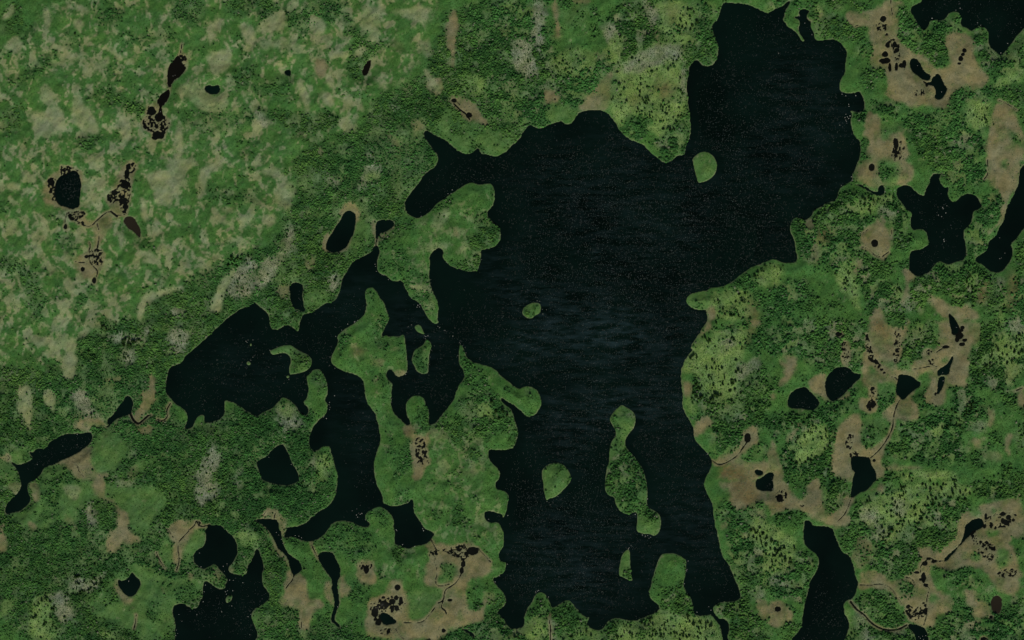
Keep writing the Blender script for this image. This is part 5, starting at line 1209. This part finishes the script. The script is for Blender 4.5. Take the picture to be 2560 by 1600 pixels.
# ---------------------------------------------------------------- single shrubs
def shrub_mesh(seed, mat, want='both'):
    """a rounded bush: short stems, and a crown of a few hundred small leaf tufts with gaps between"""
    r = np.random.default_rng(seed); V, F, T = [], [], []; n0 = 0
    lob = [(r.normal(0, .38), r.normal(0, .38), r.uniform(.45, .8), r.uniform(.45, .62)) for _ in range(6)]
    for k in range(150):
        cx, cy, cz, rad = lob[k % 6]
        d = r.normal(0, 1, 3); d /= np.linalg.norm(d); d[2] = abs(d[2]) * .9 - .12
        c = np.array([cx, cy, cz]) + d * rad * r.uniform(.8, 1.05)
        t1 = np.cross(d, r.normal(0, 1, 3)); t1 /= np.linalg.norm(t1); t2 = np.cross(d, t1)
        s = r.uniform(.11, .22)
        pts = [c + t1 * s, c + t2 * s, c - t1 * s, c - t2 * s]; pts[0] = pts[0] - d * s * .5; pts[2] = pts[2] + d * s * .3
        V += pts; F.append((n0, n0 + 1, n0 + 2, n0 + 3)); n0 += 4
        q_ = r.random(); T += [(q_, 0, 0, 1)] * 4
    for cx, cy, cz, rad in lob:                          # solid hearts of the lobes, so the bush casts a full shade
        v, f = dome(r.integers(1000)); 
        for p_ in v: V.append(np.array([cx + p_[0] * rad * .82, cy + p_[1] * rad * .82, .1 + (cz + rad * .7 - .1) * max(p_[2], 0)])); T.append((.1, 0, 0, 1))
        for a, b, c in f: F.append((n0 + a, n0 + b, n0 + c, n0 + c))
        n0 += len(v)
    if want == 'stems': V, F, T = [], [], []; n0 = 0
    for k in range(0 if want == 'crown' else 5):         # stems
        t = r.uniform(0, 6.28); e = np.array([.35 * math.cos(t), .35 * math.sin(t), .6]); w_ = .035
        V += [np.array([w_, 0, -.25]), np.array([-w_ / 2, w_, -.25]), np.array([-w_ / 2, -w_, -.25])] + [e + q_ for q_ in (np.array([w_ / 2, 0, 0]), np.array([-w_ / 4, w_ / 2, 0]), np.array([-w_ / 4, -w_ / 2, 0]))]
        for a in range(3): F.append((n0 + a, n0 + (a + 1) % 3, n0 + 3 + (a + 1) % 3, n0 + 3 + a))
        T += [(.2, .3, 0, 1)] * 6; n0 += 6
    me = bpy.data.meshes.new('shrub')
    me.from_pydata([tuple(map(float, v)) for v in V], [], [f if f[2] != f[3] else f[:3] for f in F])
    a_ = me.attributes.new('tint', 'FLOAT_COLOR', 'POINT'); a_.data.foreach_set('color', np.array(T, np.float32).ravel())
    me.materials.append(mat); me.update()
    return me
SHRUB_MESH = [shrub_mesh(s, M_DARKLEAF) for s in range(5)]
CROWN_MESH = [shrub_mesh(s, M_DARKLEAF, 'crown') for s in range(5)]
STEM_MESH = [shrub_mesh(s, M_DARKLEAF, 'stems') for s in range(5)]
items = []
for pl, s in SHRUBS:
    s = s.split(); t = s[0]; c_, r_ = int(t[1]), int(t[2])
    for q_ in s[1:]:
        x, y, d = map(float, q_.split(','))
        X, Y = c_ * 640 + x / 3.78, r_ * 400 + y / 3.78
        if 0 < X < W_PX and 0 < Y < H_PX and at(LAND, np.array([X]), np.array([Y]))[0] > 1.5: items.append((pl, X, Y, d))
items.sort(key=lambda t: -t[3])
single, rest_ = items[:300], items[300:]
def name_each(its, noun, joiner):
    """labels that single out: the outermost ones of a place by name, then the outermost and largest of each quarter of it"""
    out = {}; places = {}
    for k, t in enumerate(its): places.setdefault(t[0], []).append(k)
    for pl in [p_ for p_, ks in places.items() if len(ks) > 24]:
        ks = sorted(places.pop(pl), key=lambda k: its[k][1]); n = len(ks)
        for q_, part in enumerate(('left', 'middle', 'right')): places[f"{pl}'s {part} third"] = ks[q_ * n // 3:(q_ + 1) * n // 3]
    X = [t[1] for t in its]; Y = [t[2] for t in its]
    def outer(ks, fmt):
        free = list(ks)
        for word, key in (('topmost', lambda k: Y[k]), ('lowest', lambda k: -Y[k]), ('leftmost', lambda k: X[k]), ('rightmost', lambda k: -X[k]), ('largest', lambda k: -its[k][3])):
            if not free: break
            b = min(ks, key=key)
            if b in free: out[b] = fmt.format(word); free.remove(b)
        return free
    for pl, ks in places.items():
        if len(ks) == 1: out[ks[0]] = f'{noun} {joiner}{pl}'; continue
        free = outer(ks, '{} ' + f'{noun} {joiner}{pl}')
        mx, my = np.median([X[k] for k in ks]), np.median([Y[k] for k in ks])
        for v in ('upper', 'lower'):
            for h_ in ('left', 'right'):
                q_ = [k for k in free if (Y[k] < my) == (v == 'upper') and (X[k] < mx) == (h_ == 'left')]
                if not q_: continue
                if len(q_) == 1: out[q_[0]] = f'{noun}, {v} {h_} {joiner}{pl}'; continue
                f2 = outer(q_, '{} ' + f'{noun}, {v} {h_} {joiner}{pl}')
                for k in f2: out[k] = f'lesser {noun}, {v} {h_} {joiner}{pl}'
    return [out[k] for k in range(len(its))]
for (pl, X, Y, d), lb in zip(single, name_each(single, 'dark shrub', 'of ')):
    z = float(at(Z, np.array([X]), np.array([Y]))[0])
    v_ = int(rng.integers(5)); big_one = d >= 7.5
    o = link('shrub', None if big_one else SHRUB_MESH[v_], lb, 'shrub', 'dark shrubs of ' + pl, loc=(wx(X), wy(Y), z))
    if big_one:
        for nm, ms in (('crown', CROWN_MESH), ('stems', STEM_MESH)):
            c_ = bpy.data.objects.new(nm, ms[v_]); col.objects.link(c_); c_.parent = o
    r_ = d * .56 * rng.uniform(.9, 1.1); o.scale = (r_ * rng.uniform(.85, 1.15), r_, r_ * rng.uniform(1.0, 1.4)); o.rotation_euler = (0, 0, rng.uniform(0, 6.28))
if rest_:
    rx_ = np.array([(t[1], t[2], t[3]) for t in rest_]); sz = rx_[:, 2] * .45
    scatter('small_shrubs', rx_[:, 0], rx_[:, 1], sz, sz * 1.2, rgba(rng.random(len(sz)) * .3, np.zeros(len(sz))), M_DARKLEAF, 'smallest lone dark shrubs between the larger ones', 'shrubs', DOMES)

# ---------------------------------------------------------------- boulders
def boulder_material():
    m, nt, b = new_mat('pale_boulder'); 
    tc = N(nt, 'ShaderNodeTexCoord').outputs['Object']
    c = mixc(nt, ramp(nt, noise(nt, 2.2, 4, tc), .3, .7), (.16, .155, .13), (.36, .345, .30))
    nt.links.new(c, b.inputs['Base Color']); b.inputs['Roughness'].default_value = .85
    return m
M_ROCK = boulder_material()
import bmesh
def boulder_mesh(seed):
    r = np.random.default_rng(seed); bm = bmesh.new(); bmesh.ops.create_icosphere(bm, subdivisions=2, radius=1)
    dirs = r.normal(0, 1, (7, 3)); dirs /= np.linalg.norm(dirs, axis=1)[:, None]; cut = r.uniform(.62, .92, 7)
    for v in bm.verts:
        p_ = np.array(v.co)
        for d, c in zip(dirs, cut):
            q_ = p_ @ d
            if q_ > c: p_ = p_ - d * (q_ - c)
        p_ = p_ * (1 + r.normal(0, .03)); v.co = p_ * np.array((1.1, .9, .62))
    me = bpy.data.meshes.new('boulder'); bm.to_mesh(me); bm.free(); me.materials.append(M_ROCK); return me
ROCK_MESH = [boulder_mesh(s) for s in range(5)]
rocks = []
for pl, s, d in BOULDERS:
    for X, Y in P(s):
        if 0 < X < W_PX and 0 < Y < H_PX: rocks.append((pl, X, Y, d * rng.uniform(.75, 1.15)))
for (pl, X, Y, d), lb in zip(rocks, name_each(rocks, 'pale boulder', '')):
    z = max(0.0, float(at(Z, np.array([X]), np.array([Y]))[0]) - .2)
    o = link('boulder', ROCK_MESH[int(rng.integers(5))], lb, 'boulder', 'pale boulders ' + pl, loc=(wx(X), wy(Y), z + .1 * d))
    r_ = d * .34; o.scale = (r_, r_ * rng.uniform(.8, 1.1), r_ * .7); o.rotation_euler = (0, 0, rng.uniform(0, 6.28))
print('shrubs', len(single), len(rest_), 'boulders', len(rocks))
